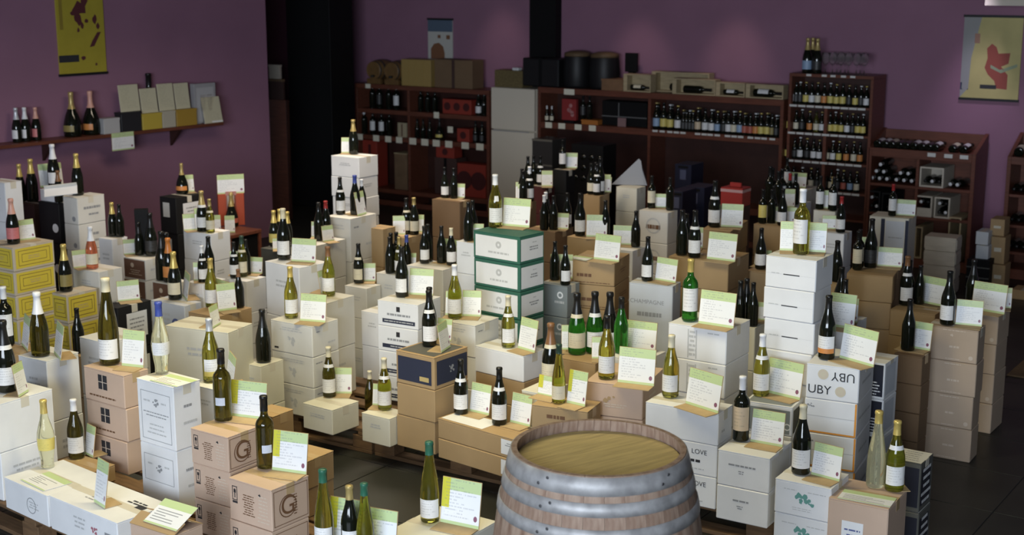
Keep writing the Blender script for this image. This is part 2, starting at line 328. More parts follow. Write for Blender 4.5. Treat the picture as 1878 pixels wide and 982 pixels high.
# ---- bottles: (stack, u, base v, top v, shape, glass, capsule, label)
BOTTLES = [
('L1',22,449,367,'C','d','p','p'),
('L2',116,536,450,'C','d','y','g'),('L3b',108,466,412,'C','d','t','n'),
('L4',28,371,303,'C','d','y','n'),('L4',53,371,294,'C','d','y','n'),('L3c',85,341,262,'C','d','w','w'),
('L3',138,359,284,'C','d','y','n'),('L6',200,434,373,'C','d','y','n'),
('L5',167,495,418,'C','r','w','c'),
('L7',254,470,412,'C','d','k','n'),('L7',281,470,392,'C','d','k','k'),('L6',232,440,408,'B','d','k','n'),
('L9',292,470,395,'B','d','p','n'),('L9',305,520,440,'C','d','o','o'),('L9',316,497,408,'C','d','k','n'),('L9',326,505,420,'C','d','k','n'),
('L10',325,550,463,'C','d','y','c'),
('L11',384,566,476,'B','o','y','w'),('L11',440,566,513,'B','d','t','n'),
('M24',366,522,455,'B','d','w','w'),('M24',379,508,432,'B','d','k','n'),
('M25',431,507,433,'B','o','d','c'),('M25',471,500,440,'B','d','k','n'),
('L13',71,656,538,'C','a','w','n'),('L14',13,636,527,'X','d','w','w'),('L15',9,722,590,'C','d','k','w'),
('L16',142,650,568,'B','d','k','n'),('L18',206,669,505,'F','a','c','w'),('L19',289,688,555,'P','c','b','w'),
('L20',370,700,583,'B','o','s','wy'),('P0',375,790,728,'B','d','c','n'),
('L21',421,768,635,'X','a','k','s'),('L21b',485,862,727,'X','a','k','s'),
('L22',788,963,812,'F','o','n','w'),('L23',585,1012,860,'F','o','n','w'),('L23',672,1030,887,'F','o','n','w'),('L23',648,1020,890,'B','d','g','w'),
('L25b',83,862,735,'P','c','y','y'),('L26',135,838,728,'B','a','w','w'),
('M1',520,478,385,'B','d','c','w'),('M2',602,545,455,'B','o','t','w'),('M3',533,586,492,'B','o','y','w'),
('M4',606,725,632,'B','a','c','w'),('M5',715,751,655,'B','o','c','w'),('P1',678,757,683,'B','a','c','n'),
('M6',774,628,527,'B','d','k','n'),('M6',787,635,533,'B','d','k','w'),
('M7',856,758,657,'B','d','k','w'),('M7',925,779,673,'B','d','k','w'),
('M8',737,547,455,'B','d','k','w'),('M9b',705,545,477,'B','o','g','w'),('M9b',717,500,430,'X','d','k','n'),('M9b',729,496,428,'X','d','k','w'),
('M9b',751,498,442,'B','d','b','n'),('M9b',741,500,445,'X','d','k','n'),('M9b',702,512,455,'B','d','k','n'),
('M10',834,587,488,'B','o','w','w'),('M11',932,640,545,'B','o','c','w'),('M12',902,418,322,'B','o','w','wm'),
('M14',648,284,222,'C','d','g','n'),('M15',619,394,327,'B','d','k','w'),('M15',651,396,324,'B','d','b','n'),('M15',673,390,338,'B','d','w','n'),
('M17',644,520,447,'B','d','k','c'),('M19',575,437,368,'B','d','r','w'),('M19',588,441,372,'B','d','k','n'),
('M20',491,452,387,'C','d','y','y'),('M20',503,450,385,'C','d','y','y'),('M20',535,448,386,'C','d','y','n'),
('M22',359,429,355,'C','d','g','w'),('M23',333,357,302,'R','d','g','o'),
('M26',482,667,570,'C','d','k','n'),
('M28',737,428,363,'B','d','k','c'),('M28',752,429,362,'B','d','g','c'),('M29',817,364,318,'B','d','k','w'),
('M30',778,485,422,'B','d','k','w'),('M30',790,480,424,'B','d','k','n'),('M30',828,480,425,'B','d','k','n'),('M30',833,490,448,'B','d','c','w'),
('M13',853,446,392,'B','d','k','n'),('M13',866,440,388,'B','d','k','n'),
# centre right
('N10',948,368,318,'B','d','k','w'),('N9',959,334,282,'B','d','k','n'),('N9',990,341,300,'B','d','k','w'),('N8',1032,311,259,'X','d','k','w'),
('N10',918,355,293,'B','d','w','w'),('N10',929,352,308,'B','d','k','n'),
('N7',1061,356,306,'B','d','k','c'),('N7',1095,354,310,'B','d','k','c'),('N7',1109,393,327,'B','d','k','w'),('N2',1064,434,357,'B','d','k','w'),
('N2',1123,437,372,'B','d','k','n'),('N4',1001,417,357,'B','d','w','w'),('N4',988,406,356,'B','d','k','y'),('N4',1040,404,350,'B','d','w','n'),('N4',1052,396,346,'B','d','k','w'),
('N12',1031,478,433,'B','d','k','n'),('N12',1003,514,447,'B','d','k','w'),
('N5',1190,382,326,'X','d','k','c'),('N3',1212,440,398,'B','d','k','n'),('N11',1188,518,437,'B','d','k','w'),
('N13',1052,651,539,'C','g','k','c'),('N13',1085,651,538,'C','g','k','w'),('N13',1122,648,536,'C','d','k','w'),('N14',1139,650,548,'B','g','k','n'),
('N17',1010,709,595,'C','d','t','c'),('N16',1025,743,634,'F','o','d','c'),('N15',1113,698,582,'B','o','k','w'),
('N18',1231,732,617,'B','o','c','w'),('N19',1358,812,692,'X','d','w','t'),('N26',1380,727,613,'B','o','w','w'),('N20',1471,874,745,'B','d','c','w'),
('N21',1612,895,752,'F','c','y','n'),('N21',1646,884,753,'B','o','y','w'),
('N23',1518,662,545,'B','d','k','wo'),('N45',1567,602,535,'B','d','k','n'),('N44',1625,640,545,'B','d','k','n'),('N45',1536,588,492,'B','d','k','c'),
('N25',1471,469,350,'X','o','w','w'),('N27',1266,592,478,'X','g','y','w'),
('N28',1251,470,388,'B','d','k','n'),('N28',1271,476,390,'B','d','k','w'),('N29',1311,418,334,'B','d','k','w'),
('N30',1377,472,405,'B','d','k','w'),('N35',1396,496,421,'B','d','k','w'),('N35',1418,470,412,'B','d','k','n'),('N30',1376,400,345,'B','d','k','w'),
('N31',1389,375,308,'X','d','k','n'),('N31',1399,377,306,'X','d','k','n'),('N31',1411,378,312,'X','d','k','w'),('N30',1395,411,358,'X','d','k','y'),
('N32',1434,345,296,'X','d','k','w'),('N31',1465,378,328,'X','d','k','n'),('N31',1478,380,322,'X','d','r','n'),
('N36',1370,568,512,'C','d','k','n'),('N36',1383,566,508,'C','d','k','n'),('N36',1347,582,528,'B','d','k','n'),
('N33',1551,418,360,'X','d','g','w'),('N33',1566,418,362,'X','d','k','w'),
('N34',1532,498,450,'B','d','r','w'),('N46',1528,525,466,'B','d','k','w'),('N46',1546,522,470,'B','d','k','n'),('N37',1557,496,432,'X','d','k','c'),('N37',1569,494,430,'X','d','k','c'),
('N37',1598,493,404,'B','d','k','k'),('N38',1638,398,344,'X','d','r','w'),
('N43',1653,561,471,'B','d','t','w'),('N43',1681,535,456,'B','d','k','n'),('N43',1692,530,460,'B','d','k','n'),
('N40',1740,599,500,'B','d','k','w'),('N41',1767,549,468,'C','d','k','n'),
('N9',975,338,296,'B','d','k','n'),('N7',1077,392,343,'B','d','k','w'),('N4',1022,402,350,'B','d','k','n'),('N31',1421,380,316,'X','d','k','n'),('N30',1406,412,356,'X','d','k','n'),
('M25',418,505,446,'B','d','k','w'),('M22',392,430,372,'B','o','g','c'),('M29',842,364,322,'B','d','k','n'),('N5',1234,386,338,'X','d','k','n'),('N28',1236,462,392,'B','d','k','k'),('N33',1520,392,345,'X','d','k','w'),
('T1',439,409,350,'R','d','g','r'),('T1',410,413,352,'C','d','g','y'),
]
# ---- price cards: (stack, centre u, bottom v, width px, height px, yaw deg; positive = right edge nearer)
CARDS = [
('L1',50,443,36,38,-25),('L3c',72,338,40,42,-25),('L3c',98,336,26,40,-25),('L5',150,492,30,32,-20),('L7',238,470,20,28,-10),('L4',12,372,14,28,-20),
('L8',236,553,38,36,-10),('L10',342,546,12,48,80),('L11',417,571,34,50,-20),('L11',358,560,24,46,60),
('L12',397,600,14,40,-66),('L13',99,660,12,62,80),('L14',45,640,12,60,80),('L15',43,726,18,60,-62),
('L18',250,673,36,68,35),('L20',404,715,12,60,80),('L21',473,765,62,70,32),('L21b',538,866,62,78,30),
('L22',842,968,68,88,30),('L23',628,1012,66,88,30),('L23',712,1020,60,80,30),
('L25',181,930,18,98,66),('L26',160,838,10,58,64),
('M1',556,482,44,44,25),('M2',620,540,16,42,-60),('M3',573,592,46,52,25),('M4',643,722,46,50,10),
('M5',690,752,26,40,20),('M6',818,644,16,50,-68),('M6',802,632,20,42,30),('M7',893,756,36,54,38),('M7',957,780,36,56,38),
('M8',771,544,42,50,18),('M9b',752,496,16,30,20),('M10',820,584,26,46,15),('M10',863,584,34,48,12),('M11',965,645,30,58,48),('M12',941,419,50,52,25),
('M13',842,486,16,30,10),('M14',633,284,12,28,10),('M15',636,395,10,34,50),('M15',668,396,16,44,-58),('M17',676,519,36,32,5),
('M19',560,441,18,28,10),('M19',610,445,16,30,-30),('M20',478,478,22,14,0),('M22',330,428,30,30,-15),('M22',374,428,20,42,-15),
('M23',352,356,20,32,-15),('M24',345,525,18,34,0),('M25',456,506,34,30,25),('M25',404,512,22,40,10),
('M28',718,430,10,34,0),('M28',775,430,22,32,10),('M29',835,367,22,26,15),('M30',803,487,32,44,38),('M30',843,486,14,28,10),
('N10',970,379,24,32,5),('N9',974,334,16,26,15),('N9',1006,343,14,28,0),('N8',1052,312,22,28,10),('N7',1081,353,20,28,0),('N7',1122,358,18,28,10),
('N10',933,353,16,30,0),('N2',1094,436,38,40,5),('N4',1026,421,32,30,15),('N4',1015,398,18,22,0),('N7',1133,398,26,32,12),('N3',1150,448,36,36,8),('N1',1111,480,46,48,30),
('N12',1028,516,40,46,5),('N5',1214,383,34,26,5),('N11',1216,519,36,44,35),('N13',1034,650,18,46,0),('N13',1068,652,60,40,0),('N13',1101,660,22,40,0),
('N14',1172,645,60,56,22),('N15',1165,708,66,66,18),('N16',1056,745,34,62,35),('N16',1060,690,40,36,35),
('N18',1287,752,58,68,42),('N19',1406,818,56,62,20),('N26',1426,733,62,68,32),('N20',1514,880,52,64,28),('N21',1672,880,22,60,-20),
('N23',1568,668,62,66,40),('N45',1612,654,44,62,20),('N44',1666,648,54,52,22),('N45',1565,600,36,44,5),
('N25',1447,462,28,56,0),('N25',1502,463,28,54,5),('N27',1313,600,64,64,25),('N28',1312,484,52,50,25),('N29',1342,418,38,44,8),('N28',1258,425,34,36,5),
('N30',1431,414,54,30,5),('N31',1440,380,36,34,5),('N32',1458,346,34,28,18),('N33',1516,384,30,32,0),('N31',1486,398,18,34,0),
('N36',1372,602,46,34,8),('N36',1393,572,26,20,8),('N37',1630,494,42,36,5),('N38',1660,398,32,30,8),('N34',1540,400,22,24,0),('N37',1580,478,20,44,0),
('N43',1690,566,46,52,32),('N43',1715,556,46,42,15),('N40',1777,599,46,48,5),('N41',1812,574,58,54,22),('N41',1845,567,10,36,0),
('N35',1412,470,30,28,20),
]
# =====================================================================  the room
WALLM = mat('purple_wall_paint', (.30, .15, .225), .75, var=.12, scale=1.5, bump=.03)
FLOORG = mat('floor_joint', (.012, .012, .012), .8)
SLATE = mat('dark_slate_tile', (.030, .031, .028), .42, var=.35, scale=3, bump=.12)
CEILM = mat('ceiling_paint', (.25, .22, .2), .8)
fl = link('floor', MB().box(-7, 8, -4, 19, -.12, -.006).mesh('floor'), FLOORG, kind='structure')
T = .6; tile_me = MB().box(-T/2+.003, T/2-.003, -T/2+.003, T/2-.003, -.008, 0).mesh('tile', bevel=.0015)
for i in range(-3, 16):
    for j in range(-9, 9):
        c = BACK.o + BACK.x*(-7.2+T*i) - BACK.n*(.6 + T*(j+9))
        cx, cy = c.x, c.y
        if cy < 4.2 or cy > 13: continue
        k = (cx / cy)
        if not (-.62 < k < .48): continue
        if (-.3 < k < .22 and cy > 9.2) or (k < -.22 and cy > 8): continue
        link('tile', tile_me, SLATE, fl, (cx, cy, 0), -BACK.r)
fb = link('tile_field', MB().box(-7, 8, -4, 19, -.006, -.0045).mesh('tile_field'), SLATE, fl)
HW = 3.4
def wall(name, plane, x0, x1, y, z0=0, z1=HW, t=.12, m=None):
    o = link(name, MB().box(x0, x1, 0, t, z0, z1).mesh(name), m or WALLM, None, plane.pt(0, y, 0), -plane.r, kind='structure'); return o
s497, _ = LEFT.hit(497, 300)
wall('wall_left', LEFT, -4.5, s497, 0)
wall('wall_back', BACK, -10.5, 4.0, WALLD)
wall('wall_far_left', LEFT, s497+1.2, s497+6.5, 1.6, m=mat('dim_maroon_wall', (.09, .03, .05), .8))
ce = link('ceiling', MB().box(-7, 8, -3.5, 19, HW, HW+.1).mesh('ceiling'), CEILM, kind='structure')
# soffit in the upper right corner
sx, sz = BACK.hit(1806, 10, WALLD-.5)
so = link('trim_1', MB().box(sx, 4.0, WALLD-.5, WALLD-.002, sz, sz+.35).mesh('trim_1'), mat('soffit_paint', (.62, .56, .48), .7), None, BACK.pt(0, 0, 0), -BACK.r, kind='structure')
# black pillars
px, _ = BACK.hit(590, 200, -.35)
link('trim_2', MB().box(-.33, .33, -.2, .2, 0, HW).mesh('trim_2', bevel=.004), BLACKM, None, BACK.pt(px, -.35, 0), -BACK.r, kind='structure')
pa, _ = BACK.hit(971, 50, WALLD-.12); pb, _ = BACK.hit(1019, 50, WALLD-.12)
link('trim_3', MB().box(pa, pb, WALLD-.12, WALLD-.001, 0, HW).mesh('trim_3'), BLACKM, None, BACK.pt(0, 0, 0), -BACK.r, kind='structure')
# flat tan mat in the right aisle
MATM = mat('tan_floor_mat', (.17, .11, .06), .85, var=.3, scale=30, bump=.2)
mc = on_z(1846, 690, 0); 
mo = link('floor_mat', MB().box(0, 1.7, 0, 2.3, 0, .012).mesh('floor_mat', bevel=.003), MATM, None, (mc.x, mc.y, .0005), -math.radians(34))
tag(mo, 'flat tan mat on the dark floor at the right edge', 'mat')
# wall-washer lamps under the ceiling (they throw the pink pools of light on the back wall)
def lamp_at(u, v, power, col=(1.0, .80, .72)):
    x, z = BACK.hit(u, v, WALLD); p = BACK.pt(x, WALLD-.8, HW-.5)
    spot('wall_spot_light', p, BACK.pt(x, WALLD, z), power, col, 42, 1)
lamp_at(1175, 150, 14); lamp_at(1350, 150, 17); lamp_at(1800, 240, 42, (.88, .78, 1.0)); lamp_at(925, 110, 10)

# =====================================================================  bottles
PROF = {
 'B': dict(p=[(0,.012),(.06,.004),(.117,0),(.128,.012),(.131,.03),(.131,.44),(.127,.50),(.112,.57),(.088,.65),(.066,.73),(.053,.80),(.048,.86),(.048,.955),(.053,.958),(.053,.985),(.047,1),(0,1)], cap=.80, lab=(.10,.37)),
 'X': dict(p=[(0,.012),(.06,.004),(.112,0),(.122,.012),(.124,.03),(.124,.57),(.121,.61),(.105,.655),(.076,.69),(.056,.72),(.049,.76),(.048,.955),(.053,.958),(.053,.985),(.047,1),(0,1)], cap=.79, lab=(.17,.54)),
 'C': dict(p=[(0,.012),(.06,.004),(.125,0),(.138,.012),(.141,.03),(.141,.36),(.138,.43),(.124,.52),(.098,.62),(.074,.71),(.058,.79),(.051,.86),(.049,.925),(.056,.93),(.058,.955),(.058,.985),(.05,1),(0,1)], cap=.66, lab=(.11,.36)),
 'F': dict(p=[(0,.012),(.06,.004),(.104,0),(.114,.012),(.116,.03),(.116,.34),(.112,.42),(.098,.53),(.078,.64),(.060,.75),(.048,.85),(.045,.955),(.049,.958),(.049,.985),(.044,1),(0,1)], cap=.84, lab=(.07,.30)),
 'R': dict(p=[(0,.012),(.08,.004),(.17,0),(.19,.012),(.2,.05),(.205,.15),(.200,.25),(.180,.36),(.145,.48),(.100,.59),(.066,.68),(.052,.76),(.049,.9),(.056,.93),(.056,.985),(.05,1),(0,1)], cap=.62, lab=(.12,.26)),
 'P': dict(p=[(0,.012),(.05,.004),(.086,0),(.093,.012),(.088,.06),(.092,.12),(.108,.22),(.122,.33),(.125,.42),(.115,.52),(.090,.62),(.064,.71),(.050,.79),(.045,.86),(.045,.955),(.05,.96),(.05,.985),(.044,1),(0,1)], cap=.80, lab=(.27,.45)),
 'E': dict(p=[(0,.012),(.07,.004),(.125,0),(.136,.014),(.138,.04),(.138,.50),(.132,.56),(.108,.64),(.078,.72),(.060,.80),(.053,.88),(.053,.945),(.06,.95),(.06,.99),(.053,1),(0,1)], cap=.945, lab=(.12,.42)),
}
def prof_at(prof, z):
    for (r0, z0), (r1, z1) in zip(prof[2:], prof[3:]):
        if z0 <= z <= z1 and z1 > z0: return r0 + (r1-r0)*(z-z0)/(z1-z0)
    return prof[-2][0]
BM = {}
def bottle_meshes(t):
    if t in BM: return BM[t]
    d = PROF[t]; seg = 14 if t == 'E' else 20
    body = MB().lathe(d['p'], seg).mesh('bottle_glass', smooth=True)
    z0 = d['cap']; top = [(prof_at(d['p'], z0) + .0035, z0)] + [(r + .0035, z) for r, z in d['p'] if z > z0 + .004 and r > 0] ; top += [(0, 1.0035)]
    cap = MB().lathe(top, seg).mesh('capsule', smooth=True)
    a, b = d['lab']
    def patch(a, b, span):
        zs = [a + (b-a)*i/4 for i in range(5)]
        return MB().lathe([(prof_at(d['p'], z) + .0025, z) for z in zs], 12, -math.pi/2 - span, -math.pi/2 + span).mesh('label', smooth=True)
    lab = patch(a, b, 1.2)
    nk = patch(.60, .66, 1.3) if t in 'BC' else None
    med = patch(.50, .60, .35) if t == 'B' else None
    strip = patch(a, a + (b-a)*.28, 1.2); tiny = patch(a + .06, a + .17, .55)
    BM[t] = (body, cap, lab, nk, med, strip, tiny); return BM[t]
NAMES = {'B': 'wine_bottle', 'X': 'wine_bottle', 'C': 'champagne_bottle', 'F': 'flute_wine_bottle', 'R': 'round_champagne_bottle', 'P': 'curvy_wine_bottle', 'E': 'beer_bottle'}
def bottle(loc, h, t, glass, cap, lab, rz=0, label=None, cat='bottle', group='wine bottles of the carton display', tilt=None, key=0, small=False):
    body, cm, lm, nk, med, strip, tiny = bottle_meshes(t)
    o = link(NAMES[t], body, GL[glass], None, loc, rz, h)
    if tilt is not None: o.rotation_euler = tilt
    link('capsule' if t != 'E' else 'crown_cap', cm, CAPM[cap], o)
    if lab[0] != 'n':
        link('label', tiny if lab[0] == 's' else lm, LABM[lab[0]], o)
        if len(lab) > 1:
            x = lab[1]
            if x == 'm': link('medallion', med, LABM['w'], o)
            elif x in 'yob': 
                st = link('label_strip', strip, LABM[{'y': 'y', 'o': 'o', 'b': 'b'}[x]], o); st.scale = (1.008, 1.008, 1)
        elif nk and not small and lab[0] in 'wc' and random.random() < .45: link('neck_label', nk, LABM[lab[0]], o)
    tag(o, label, cat, group, key); return o
def bdesc(t, g, c, l):
    kind = {'B': 'bottle', 'X': 'bottle', 'C': 'sparkling bottle', 'F': 'slim bottle', 'R': 'round-bellied bottle', 'P': 'curvy bottle'}[t]
    return '%s %s, %s capsule, %s' % (GLW[g], kind, CAPC[c][1], (LABC[l[0]][1] + ' label') if l[0] != 'n' else 'no label')

# =====================================================================  cartons
def face_quad(mb, W_, D_, H_, face, x0, x1, z0, z1, off=.0009):
    """rectangle on a carton face in fractions of that face; front = -y, side = +x, top"""
    if face == 'F':
        X = lambda x: -W_/2 + W_*x; y = -D_/2 - off
        mb.quad((X(x0), y, H_*z0), (X(x1), y, H_*z0), (X(x1), y, H_*z1), (X(x0), y, H_*z1))
    elif face == 'S':
        Y = lambda x: -D_/2 + D_*x; xx = W_/2 + off
        mb.quad((xx, Y(x0), H_*z0), (xx, Y(x1), H_*z0), (xx, Y(x1), H_*z1), (xx, Y(x0), H_*z1))
    else:
        X = lambda x: -W_/2 + W_*x; Y = lambda x: -D_/2 + D_*x
        mb.quad((X(x0), Y(z0), H_+off), (X(x1), Y(z0), H_+off), (X(x1), Y(z1), H_+off), (X(x0), Y(z1), H_+off))
class Carton:
    def __init__(s, loc, rz, w, d, h, matname, top, seam=True):
        s.w, s.d, s.h = w, d, h
        hb = h - .004 if top else h
        s.hb = hb
        me = MB().box(-w/2, w/2, -d/2, d/2, 0, hb-.0008).mesh('carton', bevel=.004)
        s.o = link('carton', me, MATS['carton_' + matname], None, loc, rz)
        if top:
            g = .0015
            fm = MB().box(-w/2, w/2, -d/2, -g, hb-.0008, h).mesh('top_flap', bevel=.001); link('top_flap', fm, MATS['carton_' + matname], s.o)
            fm = MB().box(-w/2, w/2, g, d/2, hb-.0008, h).mesh('top_flap', bevel=.001); link('top_flap', fm, MATS['carton_' + matname], s.o)
            if seam:
                tm = MB(); tm.box(-w/2-.0006, w/2+.0006, -.024, .024, h, h+.0006); tm.box(w/2, w/2+.0008, -.024, .024, h-.05, h+.0006); tm.box(-w/2-.0008, -w/2, -.024, .024, h-.05, h+.0006)
                link('tape', tm.mesh('tape'), TAPE if 'kraft' in matname else CTAPE, s.o)
    def panel(s, f, x0, x1, z0, z1, m, name='panel', off=.0009):
        mb = MB(); face_quad(mb, s.w, s.d, s.h, f, x0, x1, z0, z1, off); return link(name, mb.mesh(name), m, s.o)
    def lines(s, f, x0, x1, z0, z1, n, m, fill=.45, name='printed_lines', off=.0011, seed=None):
        R = random.Random(seed if seed is not None else random.random()); mb = MB(); dz = (z1-z0)/n
        for i in range(n):
            z = z1 - dz*(i+.5); k = R.uniform(.55, 1.0); c = (x0+x1)/2; hw = (x1-x0)/2*k; x = c-hw
            while x < c+hw:
                l = R.uniform(.03, .12); x2 = min(x+l, c+hw); face_quad(mb, s.w, s.d, s.h, f, x, x2, z-dz*fill/2, z+dz*fill/2, off); x = x2 + .015
        return link(name, mb.mesh(name), m, s.o)
    def frame(s, f, x0, x1, z0, z1, t, m, name='printed_frame', off=.0012):
        mb = MB(); a = s.h / (s.w if f == 'F' else s.d); tx = t*a
        for q in ((x0, x1, z0, z0+t), (x0, x1, z1-t, z1), (x0, x0+tx, z0, z1), (x1-tx, x1, z0, z1)): face_quad(mb, s.w, s.d, s.h, f, *q, off)
        return link(name, mb.mesh(name), m, s.o)
    def disc(s, f, cx, cz, r, m, name='emblem', inner=0, off=.0011, seg=20):
        mb = MB(); W_ = s.w if f == 'F' else s.d; pts = []
        for i in range(seg):
            a0, a1 = 2*math.pi*i/seg, 2*math.pi*(i+1)/seg
            P = []
            for (q, a) in ((inner, a0), (r, a0), (r, a1), (inner, a1)):
                X = -W_/2 + W_*cx + q*math.cos(a); Z = s.h*cz + q*math.sin(a)
                P.append((X, -s.d/2 - off, Z) if f == 'F' else (s.w/2 + off, X, Z))
            if inner == 0: mb.poly(P[1:3] + [P[0]])
            else: mb.quad(*P)
        return link(name, mb.mesh(name), m, s.o)
    def text(s, f, t, cx, cz, size, m, flip=False, off=.0014):
        o = link('lettering', text_mesh(t), m, s.o, scale=size)
        W_ = s.w if f == 'F' else s.d; X = -W_/2 + W_*cx; Z = s.h*cz
        if f == 'F': o.location = (X, -s.d/2 - off, Z); o.rotation_euler = (math.pi/2, math.pi if flip else 0, 0)
        else: o.location = (s.w/2 + off, X, Z); o.rotation_euler = (math.pi/2, 0, math.pi/2)
        if flip and f == 'F': o.rotation_euler = (-math.pi/2, math.pi, 0); o.rotation_euler = (Matrix.Rotation(math.pi/2, 3, 'X') @ Matrix.Rotation(math.pi, 3, 'Z')).to_euler()
        return o
    def blob(s, f, cx, cz, r, m, seed=1, name='emblem'):
        R = random.Random(seed); mb = MB(); W_ = s.w if f == 'F' else s.d
        for k in range(9):
            x = cx*W_ - W_/2 + R.uniform(-r, r); z = cz*s.h + R.uniform(-r*.7, r*.7); q = r*R.uniform(.18, .42); pts = []
            for i in range(7):
                a = 2*math.pi*i/7; rr = q*R.uniform(.7, 1.2); X, Z = x+rr*math.cos(a), z+rr*math.sin(a)
                pts.append((X, -s.d/2-.0012-k*.00003, Z) if f == 'F' else (s.w/2+.0012+k*.00003, X, Z))
            mb.poly(pts)
        return link(name, mb.mesh(name), m, s.o)
def style_carton(c, style, i, n):
    """print on a carton; i = level counted from the top"""
    S = style; R = random
    if S in ('white', 'greywhite', 'beige'):
        if i % 2 == 0: c.lines('F', .25, .75, .55, .72, 2, FINT)
        if i % 2 == 1: c.lines('S', .2, .7, .5, .7, 2, FINT)
    elif S == 'yellow':
        for f in 'FS':
            c.panel(f, .05, .96, .1, .92, MATS['carton_yellow'], 'yellow_panel')
            c.frame(f, .12, .89, .2, .82, .02, BRINK, off=.0013); c.frame(f, .2, .81, .34, .68, .018, BRINK, off=.0013)
            c.lines(f, .3, .7, .42, .6, 2, GOLDP, off=.0015)
    elif S == 'textwhite':
        c.lines('S', .2, .85, .5, .68, 1, GINK, .5); c.lines('S', .3, .85, .25, .42, 1, GINK, .4); c.disc('F', .7, .2, .02, GINK)
    elif S == 'blacksticker':
        c.disc('F', .78, .38, .035, WPAPER, 'round_sticker')
    elif S == 'brownface':
        c.panel('F', .03, .97, .06, .95, MATS['carton_brown'], 'brown_panel'); c.lines('F', .2, .85, .2, .5, 3, LINK, .3); c.disc('F', .4, .68, .018, LINK); c.lines('S', .2, .5, .4, .6, 1, FINT)
    elif S == 'blacklabel':
        o = c.panel('S', .25, .85, .25, .82, WPAPER, 'paper_label'); c.lines('S', .3, .8, .35, .72, 4, GINK, .35); c.panel('F', .2, .6, .45, .85, MATS['carton_greywhite'], 'paper_label')
    elif S == 'bluelogo':
        c.disc('F', .72, .35, .035, BLUEINK, inner=.02); c.lines('F', .15, .6, .2, .7, 3, FINT)
    elif S == 'squares':
        c.panel('F', .36, .58, .42, .86, INK, 'printed_square'); mb = MB()
        mb2 = c.frame('F', .46, .475, .42, .86, .01, LINK, off=.0014); c.panel('F', .36, .58, .63, .65, LINK, 'printed_square_joint', .0015); c.panel('F', .463, .477, .42, .86, LINK, 'printed_square_joint', .0015)
        c.lines('F', .1, .8, .12, .26, 1, BRINK, .35)
    elif S == 'crest':
        z0 = .08 if i == 0 else .42
        c.frame('F', .1, .9, z0, .84, .008, GINK); c.blob('F', .48, .68 if i == 0 else .64, .022, GINK, 3); c.lines('F', .15, .38, .66, .72, 1, FINT); c.lines('F', .6, .85, .66, .72, 1, FINT)
        if i == 0: c.lines('F', .15, .85, .44, .54, 2, GINK, .3); c.lines('F', .2, .8, .16, .36, 3, FINT, .3)
        c.lines('S', .3, .7, .62, .7, 1, GINK, .5); c.lines('S', .3, .85, .36, .44, 1, FINT, .5)
    elif S == 'monogram':
        c.panel('F', .13, .15, .56, .78, INK, 'printed_arrow'); c.panel('F', .115, .165, .68, .76, INK, 'printed_arrow'); c.frame('F', .08, .2, .5, .84, .02, INK); c.panel('F', .08, .2, .43, .485, INK, 'printed_bar')
        c.lines('F', .3, .62, .2, .72, 9, BRINK, .4); c.lines('F', .66, .95, .12, .8, 8, LINK, .3); c.blob('F', .74, .8, .008, INK, 4)
        c.frame('S', .05, .95, .08, .92, .015, BRINK); c.text('S', 'G', .42, .48, .12, BRINK); c.lines('S', .55, .68, .2, .72, 8, BRINK, .4, 'printed_vine'); c.disc('S', .42, .48, .052, BRINK, 'printed_ring', .047)
    elif S == 'flatwhite':
        c.lines('F', .35, .55, .35, .75, 3, FINT, .4); c.blob('F', .66, .5, .022, REDINK, 5); c.lines('F', .8, .95, .45, .6, 1, GINK, .8); c.lines('T', .25, .6, .3, .45, 2, GINK, .3); c.lines('T', .62, .95, .62, .76, 2, INK, .5); c.panel('T', .82, .93, .55, .68, INK, 'printed_bar')
    elif S == 'flatwhite2':
        c.disc('F', .62, .45, .04, GINK, 'emblem', .036); c.lines('F', .55, .8, .35, .6, 3, FINT, .4)
    elif S == 'printwhite':
        c.lines('F', .2, .8, .72, .86, 2, FINT, .4); c.blob('F', .5, .42, .03, MATS['faint_print'], 6); c.panel('F', .08, .18, .1, .16, INK, 'printed_mark'); c.lines('S', .1, .35, .75, .82, 1, GINK, .5); c.lines('S', .55, .9, .3, .4, 1, FINT, .5)
    elif S == 'navy':
        if i == 0:
            c.panel('F', .05, .93, .12, .86, DPAPER if False else MATS['carton_navy'], 'navy_panel'); c.panel('S', .07, .97, .12, .86, MATS['carton_navy'], 'navy_panel')
            c.panel('F', .62, .86, .2, .34, GOLDP, 'gold_label', .0014); c.blob('S', .5, .5, .025, GINK, 8); c.panel('T', .06, .94, .06, .94, MATS['carton_darkgrey'], 'inner_panel')
    elif S == 'flatkraft':
        c.panel('F', .74, .97, .15, .88, WPAPER, 'paper_label'); c.lines('F', .78, .93, .55, .75, 2, GINK, .4)
        if i == 0: c.panel('T', .02, .5, .08, .9, WPAPER, 'paper_sheet')
    elif S == 'blackbars':
        c.panel('F', .47, .56, .62, .82, INK, 'printed_house'); c.lines('F', .2, .85, .42, .56, 1, GINK, .6); c.panel('F', .12, .93, .14, .3, MATS['carton_navy'], 'black_bar'); c.lines('F', .16, .89, .18, .26, 1, FINT, .5, off=.0014)
    elif S == 'green':
        for f in 'FS': c.panel(f, .05, .95, .1, .88, MATS['carton_white'], 'white_panel')
        c.disc('F', .55, .6, .022, FINT, 'emblem', .008, .0014); c.lines('F', .25, .85, .24, .38, 1, FINT, .5, off=.0014); c.lines('S', .35, .8, .42, .6, 2, GINK, .5, off=.0014); c.lines('S', .5, .7, .68, .75, 1, FINT, .5, off=.0014)
    elif S == 'kraftprint':
        c.lines('F', .12, .5, .28, .5, 1, BRINK, .6); c.lines('F', .1, .9, .06, .14, 1, BRINK, .4); c.lines('S', .3, .8, .4, .6, 2, BRINK, .3)
    elif S == 'archprint':
